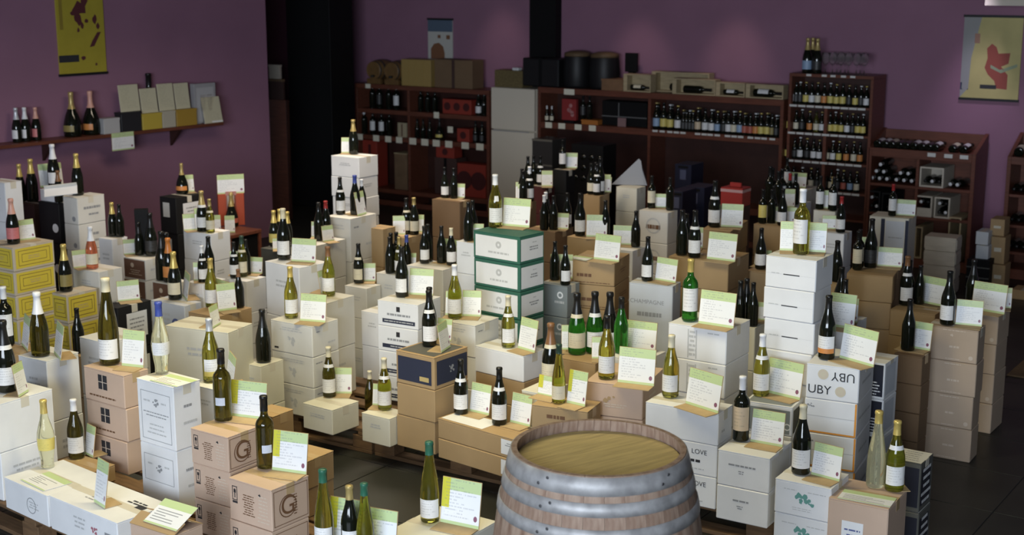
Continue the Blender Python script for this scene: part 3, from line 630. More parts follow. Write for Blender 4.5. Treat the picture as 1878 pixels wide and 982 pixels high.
        c.disc('F', .5, .55, .06, FINT, 'printed_arch', .05); c.lines('F', .25, .75, .4, .62, 1, BRINK, .6)
    elif S == 'champagne':
        if i == 0: c.text('F', 'CHAMPAGNE', .42, .74, .036, GINK)
        else: c.text('F', 'CHAMPAGNE', .42, .74, .036, GINK)
        c.lines('F', .15, .8, .5, .62, 1, GINK, .5); c.lines('F', .1, .85, .38, .46, 2, FINT, .35)
    elif S == 'greyprint':
        c.disc('F', .75, .7, .022, MATS['carton_white'], inner=.012); c.lines('F', .5, .95, .4, .55, 1, FINT, .5)
    elif S == 'brownprint':
        c.blob('F', .42, .55, .025, MATS['carton_kraft'], 11); c.lines('F', .3, .75, .28, .42, 2, LINK, .4); c.lines('S', .2, .7, .45, .6, 1, LINK, .5)
    elif S == 'kraftword':
        c.lines('F', .25, .62, .66, .82, 1, BRINK, .6)
    elif S == 'love':
        if i > 0: c.text('F', 'LOVE', .76, .72, .034, INK); c.lines('F', .64, .78, .36, .5, 1, INK, .6); c.lines('F', .5, .9, .15, .22, 1, FINT, .5)
        else: c.lines('S', .2, .5, .3, .45, 1, FINT, .5)
    elif S == 'smalltext':
        c.lines('F', .2, .75, .58, .68, 1, GINK, .5); c.lines('F', .4, .52, .38, .5, 2, GINK, .5); c.panel('S', .1, .9, .1, .9, MATS['carton_greywhite'], 'side_panel')
    elif S == 'teallogo':
        c.blob('F', .46, .52, .034, TEAL, 13); c.blob('F', .62, .46, .022, TEAL, 17); c.lines('F', .1, .45, .72, .8, 1, FINT, .3); c.lines('F', .55, .95, .72, .8, 1, FINT, .3); c.lines('F', .2, .8, .16, .28, 2, FINT, .3)
    elif S == 'brownsheet':
        c.panel('F', .24, .6, .38, .8, WPAPER, 'paper_sheet'); c.lines('F', .28, .56, .42, .74, 6, BLUEINK, .3, off=.0014)
    elif S == 'packs':
        c.panel('F', .05, .95, .1, .9, DPAPER, 'dark_picture'); 
        for a in (.08, .34, .6): c.panel('S', a, a+.22, .12, .86, DPAPER, 'dark_picture'); 
        c.lines('S', .1, .9, .1, .9, 5, WPAPER, .4, 'printed_lines', .0014); c.panel('T', .02, .98, .02, .98, MATS['carton_greywhite'], 'pale_panel'); c.lines('T', .1, .9, .1, .9, 5, GINK, .3)
    elif S == 'packs2':
        c.panel('F', .05, .95, .08, .95, DPAPER, 'dark_picture'); c.panel('S', .1, .8, .1, .9, MATS['carton_paleblue'], 'pale_panel'); c.lines('F', .1, .9, .1, .5, 5, WPAPER, .4, 'printed_lines', .0014)
    elif S == 'uby':
        if i == 0:
            c.text('F', 'UBY', .70, .72, .062, INK, flip=True); c.disc('F', .32, .73, .026, BEIGEP, 'emblem'); c.disc('F', .32, .73, .019, LINK, 'emblem_ring', .016, .0014)
            c.text('F', 'UBY', .26, .27, .062, INK); c.disc('F', .66, .28, .026, BEIGEP, 'emblem'); c.disc('F', .66, .28, .019, LINK, 'emblem_ring', .016, .0014)
        else:
            c.panel('F', .02, .99, .01, .06, ORANGE, 'orange_edge'); c.panel('F', .96, .995, .01, .99, ORANGE, 'orange_edge'); c.panel('F', .02, .98, .5, .515, FINT, 'printed_rule'); c.blob('F', .12, .82, .014, GINK, 9)
        c.lines('S', .1, .9, .4, .6, 1, FINT, .4)
    elif S == 'slot':
        c.panel('F', .36, .68, .44, .475, INK, 'hand_slot'); c.panel('F', .02, .98, .455, .46, FINT, 'printed_rule'); c.lines('F', .1, .3, .45, .5, 1, FINT, .5)
    elif S == 'greyrim':
        c.panel('F', .04, .95, .06, .86, MATS['carton_grey'], 'grey_panel'); c.panel('S', .08, .92, .06, .86, MATS['carton_darkgrey'], 'dark_panel'); c.panel('T', .05, .95, .06, .94, MATS['carton_grey'], 'grey_panel'); c.disc('F', .9, .3, .018, WPAPER, 'emblem', .012, .0014)
    elif S == 'whiteprint':
        c.panel('F', .34, .36, .05, .9, FINT, 'printed_rule'); c.panel('F', .48, .5, .05, .9, FINT, 'printed_rule'); c.lines('F', .36, .48, .1, .9, 6, FINT, .5); c.lines('F', .65, .92, .82, .9, 1, FINT, .5)
    elif S == 'stripes':
        c.panel('F', .3, .4, 0, .97, MATS['carton_navy'], 'navy_stripe'); c.panel('F', .92, 1, 0, .97, MATS['carton_navy'], 'navy_stripe'); c.panel('F', .42, .9, .02, .94, MATS['carton_paleblue'], 'pale_panel'); c.lines('F', .5, .85, .62, .66, 1, GINK, .4, off=.0014)
    elif S in ('aislekraft', 'aislekraft2'):
        c.lines('F', .4, .7, .38, .5, 1, LINK, .5); c.lines('F', .3, .75, .9, .96, 1, LINK, .4); c.lines('F', .3, .75, .05, .1, 1, LINK, .4)
        if i % 2 == 0: c.disc('F', .88, .16, .012, LINK, 'round_sticker')
        if i == 0: c.blob('F', .5, .8, .01, LINK, 4)
STYLE_MAT = {'white': 'white', 'yellow': 'tan', 'textwhite': 'greywhite', 'blacksticker': 'black', 'darkbrown': 'darkbrown', 'greywhite': 'greywhite', 'brownface': 'greywhite', 'blacklabel': 'black', 'bluelogo': 'paleblue',
 'kraft': 'kraft', 'beige': 'beige', 'squares': 'pinkkraft', 'crest': 'white', 'monogram': 'pinkkraft', 'openbrown': 'pinkkraft', 'flatwhite': 'white', 'flatwhite2': 'white', 'printwhite': 'greywhite', 'navy': 'kraft', 'flatkraft': 'kraft',
 'blackbars': 'white', 'whiteoverbrown': 'white', 'green': 'green', 'darkgrey': 'darkgrey', 'darkkraft': 'darkkraft', 'kraftprint': 'kraft', 'archprint': 'greywhite', 'blackcrate': 'black', 'darkred': 'darkred', 'champagne': 'paleblue',
 'greyprint': 'grey', 'brownprint': 'pinkkraft', 'kraftword': 'kraft', 'whitetop': 'beige', 'love': 'white', 'smalltext': 'white', 'teallogo': 'white', 'brownsheet': 'pinkkraft', 'packs': 'darkgrey', 'packs2': 'white', 'uby': 'white',
 'slot': 'white', 'greyrim': 'white', 'whiteprint': 'white', 'stripes': 'beige', 'aislekraft': 'aisle', 'aislekraft2': 'aisle'}
COLW = {'white': 'white', 'tan': 'yellow', 'greywhite': 'off-white', 'black': 'black', 'darkbrown': 'dark brown', 'paleblue': 'grey-white', 'kraft': 'brown', 'beige': 'beige', 'pinkkraft': 'light brown', 'green': 'green-edged', 'darkgrey': 'dark grey',
 'darkkraft': 'dull brown', 'darkred': 'dark red', 'grey': 'grey', 'aisle': 'light brown'}
ORD = ['top', 'second', 'third', 'fourth', 'fifth', 'sixth', 'seventh', 'eighth', 'ninth']
TOPS = {}          # stack id -> dict(centre, rot, w, d, z, desc)
def build_stack(k, s):
    cu, cv, D, lu, lv, ru, hb, style, base, desc = s
    P = at(cu, cv, D); r = 34
    if lv is not None:
        Q = on_z(lu, lv, P.z); r = max(22, min(48, math.degrees(math.atan2(Q.y-P.y, P.x-Q.x))))
    rr = math.radians(r); a = Vector((-math.cos(rr), math.sin(rr), 0)); b = Vector((math.sin(rr), math.cos(rr), 0))
    L = max(col_len(P, a, lu), MINL.get(k, .15)); Rr = max(col_len(P, b, ru), MINR.get(k, .15))
    Rr = min(Rr, .5)
    if base < .3: base = .1445 if on_pallet(Vector((P.x, P.y, 0)), a, b, L, Rr) else 0.0
    n = max(1, round((P.z-base)/hb)); h = (P.z-base)/n
    c = Vector((P.x, P.y, 0)) + a*L/2 + b*Rr/2
    for i in range(n):
        z = P.z - h*(i+1); mn = STYLE_MAT[style]
        if style == 'whiteoverbrown' and i > 0: mn = 'kraft'
        j = 0 if i == 0 else .004
        cc = Carton((c.x + random.uniform(-j, j), c.y + random.uniform(-j, j), z + .0004), -rr + random.uniform(-j, j)*2.5, L, Rr, h - .0012, mn, i == 0, seam=style not in ('navy', 'green', 'whitetop', 'flatkraft', 'greyrim', 'openbrown'))
        style_carton(cc, style, i, n)
        if style == 'openbrown':
            for sx in (-1, 1):
                M = Matrix.Translation((0, sx*Rr/2, h-.002)) @ Matrix.Rotation(sx*-.45, 4, 'X')
                link('open_flap', MB().box(-L/2, L/2, 0 if sx < 0 else -Rr*.46, Rr*.46 if sx < 0 else 0, 0, .004, M).mesh('open_flap'), MATS['carton_kraft'], cc.o)
        cw = COLW[mn]
        if n == 1: lab = desc[4:]
        else: lab = '%s carton, %s of %s' % (cw, ORD[i] if i == 0 else ('bottom' if i == n-1 else ORD[i] + ' from top'), desc)
        tag(cc.o, lab, 'carton', 'cartons of ' + desc[4:])
    TOPS[k] = dict(c=c, r=rr, w=L, d=Rr, z=P.z, desc=desc)
MINL = {}; MINR = {}
PALLETS = []        # (centre, angle, width, depth)
def on_pallet(P, a, b, L, R):
    pts = [P + a*L*i/4 + b*R*j/4 for i in range(5) for j in range(5)]
    for (c, rz, w, d) in PALLETS:
        ex = Vector((math.cos(rz), math.sin(rz), 0)); ey = Vector((-math.sin(rz), math.cos(rz), 0))
        if any(abs((p-c).dot(ex)) < w/2 + .01 and abs((p-c).dot(ey)) < d/2 + .01 for p in pts): return True
    return False
# =====================================================================  pallets, cartons, cabinet
# wooden pallets under the front row of cartons
def beam(w, d, h): return MB().box(-w/2, w/2, -d/2, d/2, 0, h).mesh('pallet_board', bevel=.003)
PK = beam(.14, .1, .078); PBM = {}
def pallet(cx, cy, rz, label, w=1.2, d=.8):
    if (w, d) not in PBM: PBM[(w, d)] = (beam(w, .1, .022), beam(.1, d, .022))
    PT, PS = PBM[(w, d)]
    o = bpy.data.objects.new('pallet', None); COL.objects.link(o); o.location = (cx, cy, 0); o.rotation_euler = (0, 0, rz)
    for y in (-d/2+.05, 0, d/2-.05):
        link('bottom_board', PT, PALLET, o, (0, y, 0))
        for x in (-w/2+.07, 0, w/2-.07): link('block', PK, PALLET, o, (x, y, .022))
    for x in (-w/2+.05, 0, w/2-.05): link('cross_board', PS, PALLET, o, (x, 0, .100))
    for i in range(5): link('deck_board', PT, PALLET, o, (0, -d/2+.05 + (d-.1)*i/4, .122))
    tag(o, label, 'pallet', 'pallets under the display'); PALLETS.append((Vector((cx, cy, 0)), rz, w, d))
pr = math.radians(33); pd = Vector((math.cos(pr), -math.sin(pr), 0)); pn = Vector((math.sin(pr), math.cos(pr), 0))
p0 = on_z(620, 820, 0)
for s_, l, w in ((-.35, 'wooden pallet below the low white carton over the aisle', 1.2), (.87, 'wooden pallet below the navy-topped stack and flat kraft cartons', 1.2), (2.09, 'wooden pallet behind the barrel under the brown stack', 1.2)):
    c = p0 + pd*s_ + pn*.40; pallet(c.x, c.y, -pr, l, w)
def corner_pallet(x, y, r, w, d, l):
    r = math.radians(r); c = Vector((x, y, 0)) + Vector((-math.cos(r), math.sin(r), 0))*w/2 + Vector((math.sin(r), math.cos(r), 0))*d/2; pallet(c.x, c.y, -r, l, w, d)
corner_pallet(-1.86, 5.90, 40, 1.2, .8, 'wooden pallet under the flat white cartons at lower left')
corner_pallet(-1.06, 5.69, 36, .6, .6, 'wooden pallet under the monogram cartons')
for k, s in STACKS.items(): build_stack(k, s)
build_stack('L3c', (104, 351, 10.72, 73, None, 122, .11, 'white', TOPS['L3b']['z'], 'the flat white carton on the black stack'))
# red-topped dark cabinet by the left wall
Pc = at(420, 433, 11.2); rr = math.radians(34); a_ = Vector((-math.cos(rr), math.sin(rr), 0)); b_ = Vector((math.sin(rr), math.cos(rr), 0))
Lc, Rc = .34, col_len(Pc, b_, 480)
cc = Vector((Pc.x, Pc.y, 0)) + a_*Lc/2 + b_*Rc/2
cab = link('display_cabinet', MB().box(-Lc/2+.02, Lc/2-.02, -Rc/2+.02, Rc/2-.02, 0, Pc.z-.03).mesh('display_cabinet', bevel=.004), BLACKM, None, cc, -rr)
link('cabinet_top', MB().box(-Lc/2, Lc/2, -Rc/2, Rc/2, Pc.z-.03, Pc.z).mesh('cabinet_top', bevel=.004), WOODR, cab)
for sx in (-1, 1):
    for sy in (-1, 1): link('corner_post', MB().box(sx*(Lc/2-.018)-.014, sx*(Lc/2-.018)+.014, sy*(Rc/2-.018)-.014, sy*(Rc/2-.018)+.014, 0, Pc.z-.03).mesh('corner_post'), WOODR, cab)
tag(cab, 'low black cabinet with a red-brown wooden top by the purple wall', 'cabinet')
TOPS['T1'] = dict(c=cc, r=rr, w=Lc, d=Rc, z=Pc.z, desc='the red-topped black cabinet')
# =====================================================================  bottles on the cartons
def clamp_on(t, p, m):
    r = t['r']; ex = Vector((math.cos(r), -math.sin(r), 0)); ey = Vector((math.sin(r), math.cos(r), 0)); q = Vector((p.x, p.y, 0)) - Vector((t['c'].x, t['c'].y, 0))
    x = max(-t['w']/2+m, min(t['w']/2-m, q.dot(ex))) if t['w'] > 2*m else 0
    y = max(-t['d']/2+m, min(t['d']/2-m, q.dot(ey))) if t['d'] > 2*m else 0
    w = t['c'] + ex*x + ey*y; return Vector((w.x, w.y, t['z']))
LIFT = .0045
OCC = {}
for (k, u, vb, vt, ty, g, c, l) in BOTTLES:
    if k in ('P0', 'P1'):
        p = on_z(u, vb, .144); z = .1442; desc = {'P0': 'the pallet behind the tall crest cartons', 'P1': 'the pallet between two low white cartons'}[k]; p = p + Vector((0, .04, 0))
    else:
        t = TOPS[k]; p = on_z(u, vb, t['z']) + Vector((0, .035, 0)); p = clamp_on(t, p, .043); z = t['z'] + LIFT; desc = t['desc']
    h = (vb - vt) * depth_of((p.x, p.y, z)) / FPX / CT * .985
    h = max(.245, min(.46, h)); rad = PROF[ty]['p'][5][0]*h if ty != 'R' else .2*h
    if k in TOPS:
        t = TOPS[k]; p = clamp_on(t, p, min(rad+.002, .06)); L_ = OCC.setdefault(k, [])
        for it in range(25):
            mv = False
            for (q, r2) in L_:
                dd = Vector((p.x-q.x, p.y-q.y, 0)); m = rad + r2 + .003
                if dd.length < m:
                    if dd.length < 1e-4: dd = Vector((random.uniform(-1, 1), .6, 0))
                    p = clamp_on(t, p + dd.normalized()*(m-dd.length+.001) + Vector((0, .004, 0)), min(rad+.002, .06)); mv = True
            if not mv: break
        L_.append((Vector((p.x, p.y, 0)), rad))
    fa = math.atan2(p.x, p.y)                      # label turned to the shop entrance, each a little off
    bottle((p.x, p.y, z), h, ty, g, c, l, -fa + random.uniform(-.5, .35), '%s, on %s' % (bdesc(ty, g, c, l), desc), key=u)
# =====================================================================  price cards
CM = {}
def card_meshes(w, h, back):
    key = (round(w, 3), round(h, 3), back)
    if key in CM: return CM[key]
    sheet = MB().box(-w/2, w/2, -.0006, .0006, 0, h).mesh('sheet'); brd = MB().box(-w/2-.002, w/2+.002, .0009, .0032, -.001, h+.002).mesh('backing_board')
    fl_ = MB().box(-w/2, w/2, -.085, -.002, 0, .003).mesh('base_flap') if not back else MB().box(-w/2, w/2, .004, .085, 0, .003).mesh('base_flap')
    CM[key] = (sheet, brd, fl_); return CM[key]
ci = 0
for (k, u, vb, wp, hp, yaw) in CARDS:
    t = TOPS[k]; p = on_z(u, vb, t['z']) + Vector((0, .01, 0)); p = clamp_on(t, p, .03)
    # keep the card clear of the bottles that stand on the same carton
    dpt = depth_of(p); w = wp*dpt/FPX/max(.3, math.cos(math.radians(yaw))); h = hp*dpt/FPX*.98
    if abs(yaw) > 70: w = .17
    w = max(.09, min(.24, w)); h = max(.08, min(.21, h)); w, h = round(w, 2), round(h, 2)
    fa = math.atan2(p.x, p.y); ang = -fa - math.radians(yaw)
    for it in range(14):
        hit = False
        for (q, r2) in OCC.get(k, []):
            ex = Vector((math.cos(ang), math.sin(ang), 0)); en = Vector((-math.sin(ang), math.cos(ang), 0)); dd = Vector((q.x-p.x, q.y-p.y, 0))
            if abs(dd.dot(ex)) < w/2 + r2 and abs(dd.dot(en)) < r2 + .012:
                s_ = 1 if dd.dot(en) <= 0 else -1
                if it < 7: s_ = 1
                p = p + en*s_*.012; hit = True
        if not hit: break
    sheet, brd, fl_ = card_meshes(w, h, abs(yaw) > 50)
    o = bpy.data.objects.new('price_card', None); COL.objects.link(o); o.location = (p.x, p.y, t['z'] + .0008); o.rotation_euler = (0, 0, ang)
    cm = MATS['card3'] if k in ('L21', 'L21b', 'L22', 'L23', 'N16') else MATS['card%d' % (ci % 3)]
    sh = link('sheet', sheet, cm, o, (0, 0, .003)); sh.rotation_euler = (-.16, 0, 0)
    bb = link('backing_board', brd, BOARD, o, (0, 0, .003)); bb.rotation_euler = (-.16, 0, 0)
    link('base_flap', fl_, BOARD, o)
    tag(o, 'green-headed price card on %s' % t['desc'], 'price card', 'price cards of the carton display', key=u); ci += 1
# loose cards lying flat
def flat_card(u, v, z, w, h, rz, label, m='card1'):
    p = on_z(u, v, z); o = link('price_card', MB().box(-w/2, w/2, -h/2, h/2, 0, .0015).mesh('price_card'), None, None, (p.x, p.y, z+.0008), rz)
    me = o.data; me.materials.append(flatpaper); tag(o, label, 'price card', 'price cards of the carton display')
    return o
flatpaper = paper('flat_card', (.80, .82, .80), lines=9, seed=9)
def lying_card(u, v, z, w, d, rz, label, tilt=0):
    p = on_z(u, v, z); o = bpy.data.objects.new('price_card', None); COL.objects.link(o); o.location = (p.x, p.y, z + .0012); o.rotation_euler = (tilt, 0, rz)
    link('sheet', MB().box(-w/2, w/2, -d/2, d/2, 0, .0012).mesh('sheet'), WPAPER, o); link('green_band', MB().box(-w/2, w/2, d/2-.04, d/2, .0012, .0016).mesh('green_band'), mat('card_green', GREEN, .5), o)
    link('green_band', MB().box(-w/2, w/2, -d/2, -d/2+.009, .0012, .0016).mesh('green_band'), MATS['card_green'], o)
    mb = MB()
    for i in range(5): mb.box(-w*.42, -w*.42 + w*random.uniform(.3, .8), d/2-.06-i*.014, d/2-.056-i*.014, .0012, .0015)
    link('printed_lines', mb.mesh('printed_lines'), GINK, o); tag(o, label, 'price card', 'price cards of the carton display'); return o
lying_card(85, 884, TOPS['L25b']['z']+.0006, .22, .15, -.75, 'green-headed price card lying flat on the left flat white carton')
lying_card(318, 699, TOPS['L19']['z']+.0006, .19, .13, -.62, 'green-headed price card lying flat on the tall white crest carton')
oc = lying_card(312, 945, TOPS['L24']['z']+.03, .2, .14, -.62, 'green-headed price card lying on the open brown carton', .1)
t24 = TOPS['L24']; oc.rotation_euler = (.45, 0, -t24['r']); oc.location = Vector((t24['c'].x, t24['c'].y, t24['z'] + t24['d']/2*math.tan(.45) + .006)) + Vector((math.cos(t24['r']), -math.sin(t24['r']), 0))*.03
lying_card(1590, 915, TOPS['N21']['z']+.0006, .23, .12, -.5, 'green-headed price card lying at the edge of the brown carton with sheet')
lying_card(1065, 474, TOPS['N1']['z']+.0006, .14, .1, -.6, 'price card lying flat beside the crooked card on the kraft stack')
# =====================================================================  barrel
def barrel():
    c = at(1098, 819, 4.72); zt = c.z; z0 = .144; H = zt - z0; R0, RB = .296, .368; n = 30
    o = bpy.data.objects.new('wine_barrel', None); COL.objects.link(o); o.location = (c.x, c.y, z0)
    OAK = mat('weathered_oak_stave', (.34, .25, .19), .7, var=.6, scale=9, stretch=(6, 6, 1), bump=.25, col2=(.19, .115, .08))
    OAKIN = OAK
    HEAD = mat('oak_barrel_head', (.50, .38, .15), .55, var=.35, scale=7, stretch=(1, 12, 1), bump=.08)
    HOOP = mat('galvanised_hoop', (.44, .435, .44), .55, metal=.3, var=.45, scale=18, bump=.2)
    rad = lambda z: R0 + (RB-R0)*(1-((z-H/2)/(H/2))**2)
    zs = [H*i/14 for i in range(15)]
    def stave():
        v = []; f = []; da = math.pi/n*.985; K = 3
        for z in zs:
            for i in range(K):
                a = -da + 2*da*i/(K-1); r = rad(z); v.append((r*math.cos(a), r*math.sin(a), z))
            for i in range(K):
                a = -da + 2*da*i/(K-1); r = rad(z) - (.026 if z < H-.01 else .018); v.append((r*math.cos(a), r*math.sin(a), z))
        for j in range(len(zs)-1):
            b0, b1 = j*2*K, (j+1)*2*K
            for i in range(K-1):
                f.append((b0+i, b0+i+1, b1+i+1, b1+i)); f.append((b0+K+i+1, b0+K+i, b1+K+i, b1+K+i+1))
            f.append((b0+K, b0, b1, b1+K)); f.append((b0+K-1, b0+2*K-1, b1+2*K-1, b1+K-1))
        e = (len(zs)-1)*2*K
        for i in range(K-1): f.append((e+i, e+i+1, e+K+i+1, e+K+i)); f.append((i+1, i, K+i, K+i+1))
        m = MB(); m.v = v; m.f = f; return m.mesh('stave')
    sm = stave()
    for i in range(n): link('stave', sm, OAK, o, rz=2*math.pi*i/n)
    # head boards
    hz = H - .040; rh = rad(hz) - .028; hb = 7; ang = math.radians(35)
    for i in range(hb):
        y0 = -rh + 2*rh*i/hb + .0007; y1 = -rh + 2*rh*(i+1)/hb - .0007; pts = []
        m = 10
        ys = [y0 + (y1-y0)*j/m for j in range(m+1)]
        right = [(math.sqrt(max(0, rh*rh-y*y)), y) for y in ys]; left = [(-x, y) for x, y in reversed(right)]
        pts = [(x, y) for x, y in right + left]; k = len(pts); mb = MB(); mb.v = [(x, y, hz-.02) for x, y in pts] + [(x, y, hz + random.uniform(0, .0006)) for x, y in pts]
        mb.f = [tuple(range(k-1, -1, -1)), tuple(range(k, 2*k))] + [(j, (j+1) % k, k+(j+1) % k, k+j) for j in range(k)]
        link('head_board', mb.mesh('head_board'), HEAD, o, rz=ang)
    def hoop(za, zb, rivets):
        za, zb = H-za, H-zb; p = [(rad(zb)+.0005, zb), (rad(zb)+.0035, zb), (rad((za+zb)/2)+.004, (za+zb)/2), (rad(za)+.0035, za), (rad(za)+.0005, za)]
        h = link('hoop', MB().lathe(p, 72).mesh('hoop', smooth=True), HOOP, o)
        for a in rivets:
            for dz in (.3, .7):
                zz = zb + (za-zb)*dz; r = rad(zz)+.005; aa = math.radians(a + (6 if dz > .5 else 0))
                rv = link('rivet', MB().lathe([(0, .003), (.004, .002), (.0055, 0)], 8).mesh('rivet', smooth=True), mat('dark_rivet', (.06, .06, .065), .5, metal=.6), h, (r*math.cos(aa), r*math.sin(aa), zz)); rv.rotation_euler = (0, math.pi/2, aa)
    hoop(.003, .060, (-132, -52)); hoop(.082, .125, (-128,)); hoop(.165, .208, (-128,)); hoop(.42, .46, ()); hoop(.52, .56, ()); hoop(H-.13, H-.085, ()); hoop(H-.06, H-.005, ())
    tag(o, 'upright oak wine barrel with galvanised hoops in the foreground', 'barrel'); return c
bc = barrel()
pallet(bc.x, bc.y-.02, -pr, 'wooden pallet carrying the oak barrel')
# =====================================================================  shelving along the back wall
def unit(name, label, u0, u1, ztop, levels, depth=.36, dividers=(), top_t=.05, sh_t=.05, back=True, side_t=.035, vref=230, cat='shelving', m=None):
    m = m or WOODR
    x0, _ = BACK.hit(u0, vref); x1, _ = BACK.hit(u1, vref); w = x1-x0
    o = bpy.data.objects.new(name, None); COL.objects.link(o); o.location = BACK.pt(x0, 0, 0); o.rotation_euler = (0, 0, -BACK.r)
    for a in (0, w-side_t): link('side_panel', MB().box(a, a+side_t, 0, depth, 0, ztop-top_t).mesh('side_panel', bevel=.002), m, o)
    link('top_board', MB().box(0, w, 0, depth, ztop-top_t, ztop).mesh('top_board', bevel=.002), m, o)
    for z in levels: link('shelf_board', MB().box(side_t, w-side_t, .004, depth-.012, z-sh_t, z).mesh('shelf_board', bevel=.002), m, o)
    if back: link('back_panel', MB().box(side_t, w-side_t, depth-.012, depth, 0, ztop-top_t).mesh('back_panel'), WOODD, o)
    for (ud, za, zb) in dividers:
        xd, _ = BACK.hit(ud, vref); xd -= x0
        link('divider', MB().box(xd-.016, xd+.016, .003, depth-.013, za, zb).mesh('divider', bevel=.002), m, o)
    link('plinth', MB().box(side_t, w-side_t, .03, .05, 0, .06).mesh('plinth'), m, o)
    tag(o, label, cat); return x0, x1
def zF(u, v, off=0): return BACK.hit(u, v, off)[1]
def xF(u, v, off=0): return BACK.hit(u, v, off)[0]
def price_tag(u, z, label, w=.075, h=.05, y=-.004, mtl=None, drop=True):
    x = xF(u, 260, y); o = link('shelf_label', MB().box(-w/2, w/2, -.001, .001, -h/2, h/2).mesh('shelf_label'), mtl or mat('cream_tag', (.80, .76, .62), .5), None, BACK.pt(x, y, z), -BACK.r)
    tag(o, label, 'shelf label', 'labels on the shelf edges', key=u)
def onshelf(u, z, y, v=230): return BACK.pt(xF(u, v, y), y, z)
def bx(name, u0, u1, z0, h, y0, d, m, label, cat='box', group=None, bevel=.003, v=230):
    xa, xb = xF(u0, v, y0), xF(u1, v, y0)
    o = link(name, MB().box(-(xb-xa)/2, (xb-xa)/2, 0, d, 0, h).mesh(name, bevel=bevel), m, None, BACK.pt((xa+xb)/2, y0, z0), -BACK.r); tag(o, label, cat, group, key=u0); o['w'] = xb-xa; return o
def opx(h_px, u, v=230): return h_px * depth_of(tuple(BACK.pt(xF(u, v), 0, zF(u, v)))) / FPX / CT
# left unit
z1t = zF(800, 161); z1a = zF(800, 208); z1b = zF(800, 258)
unit('wine_shelf', 'dark red-brown shelving left of the white fridge', 652, 897, z1t, (z1a, z1b, z1b-.62), dividers=((749, .02, z1t-.05),))
# middle unit
z2t = zF(1200, 171); z2s = zF(1200, 238)
unit('wine_shelf', 'wide red-brown shelving between the fridge and the beer rack', 986, 1436, z2t, (z2s, z2s-.72), dividers=((1190, z2s, z2t-.05), (1190, .02, z2s-.05)), top_t=.06, sh_t=.065)
# beer rack
z3t = zF(1520, 137); L3 = [zF(1520, 195), zF(1520, 246), zF(1520, 298), zF(1520, 351), zF(1520, 400)]
unit('beer_rack', 'tall brown beer rack crowded with small bottles', 1444, 1598, z3t, L3, depth=.34, dividers=((1513, L3[1], L3[0]-.02), (1513, L3[2], L3[1]-.02), (1513, L3[3], L3[2]-.02)), top_t=.03, sh_t=.02, side_t=.028)
# low right unit with sloping tray
def tray_unit(name, label, u0, u1, vr0, vr1, vs, udiv, vback):
    x0, x1 = xF(u0, 285), xF(u1, 285); w = x1-x0; uc = (u0+u1)/2; d = .38
    zr0, zr1 = zF(uc, vr1), zF(uc, vr0); zs = [zF(uc, v) for v in vs]; zbk = zF(uc, vback, d)
    o = bpy.data.objects.new(name, None); COL.objects.link(o); o.location = BACK.pt(x0, 0, 0); o.rotation_euler = (0, 0, -BACK.r); t = .035
    for a in (0, w-t):
        pts = [(0, 0), (d, 0), (d, zbk), (0, zr1)]
        mb = MB(); k = 4; mb.v = [(a, y, z) for y, z in pts] + [(a+t, y, z) for y, z in pts]
        mb.f = [(0, 1, 2, 3), (7, 6, 5, 4), (0, 4, 5, 1), (1, 5, 6, 2), (2, 6, 7, 3), (3, 7, 4, 0)]; link('side_panel', mb.mesh('side_panel', bevel=.002), WOODR, o)
    link('front_rail', MB().box(t, w-t, 0, .025, zr0, zr1).mesh('front_rail', bevel=.002), WOODR, o)
    mb = MB(); mb.v = [(x, y, z) for x in (t, w-t) for y, z in ((.025, zr1-.035), (d-.02, zbk-.17), (d-.02, zbk-.15), (.025, zr1-.015))]
    mb.f = [(0, 1, 2, 3), (7, 6, 5, 4), (0, 4, 5, 1), (1, 5, 6, 2), (2, 6, 7, 3), (3, 7, 4, 0)]; link('sloping_tray', mb.mesh('sloping_tray'), WOODR, o)
    link('back_board', MB().box(t, w-t, d-.02, d, 0, zbk-.01).mesh('back_board'), WOODR, o)
    for z in zs: link('shelf_board', MB().box(t, w-t, .004, d-.02, z-.025, z).mesh('shelf_board', bevel=.002), WOODR, o)
    link('plinth', MB().box(t, w-t, .02, .04, 0, .09).mesh('plinth'), WOODR, o); link('shelf_board', MB().box(t, w-t, .04, d-.02, .07, .09).mesh('shelf_board'), WOODR, o)
    if udiv:
        xd = xF(udiv, 330)-x0; link('divider', MB().box(xd-.014, xd+.014, .01, d-.021, zs[1]-.02, zr0).mesh('divider', bevel=.002), WOODR, o)
    tag(o, label, 'shelving'); return x0, w, zr1, zbk, zs, d
TU = tray_unit('wine_tray_shelf', 'low red-brown wine shelf with a sloping tray beside the beer rack', 1592, 1790, 277, 293, (343, 398), 1681, 238)
TV = tray_unit('wine_tray_shelf', 'red-brown wine shelf with sloping tray cut by the right edge', 1848, 2010, 293, 307, (363, 420, 470), None, 246)
# fridge
xa, xb = xF(900, 240), xF(979, 240); zf = zF(940, 162); zs_ = zF(940, 240); wf = xb-xa
fr = link('fridge', MB().box(-wf/2, wf/2, .05, .41, 0, zf-.002).mesh('fridge', bevel=.008), WHITEM, None, BACK.pt((xa+xb)/2, 0, 0), -BACK.r)
link('freezer_door', MB().box(-wf/2, wf/2, .006, .048, zs_+.006, zf-.002).mesh('freezer_door', bevel=.006), WHITEM, fr); link('fridge_door', MB().box(-wf/2, wf/2, .006, .048, .06, zs_-.006).mesh('fridge_door', bevel=.006), WHITEM, fr)
link('handle', MB().box(-wf/2+.03, wf/2-.06, -.012, .006, zs_-.012, zs_+.0).mesh('handle', bevel=.003), mat('chrome_strip', (.7, .7, .68), .3, metal=.5), fr)
tag(fr, 'tall white two-door fridge between the two wine shelves', 'fridge')
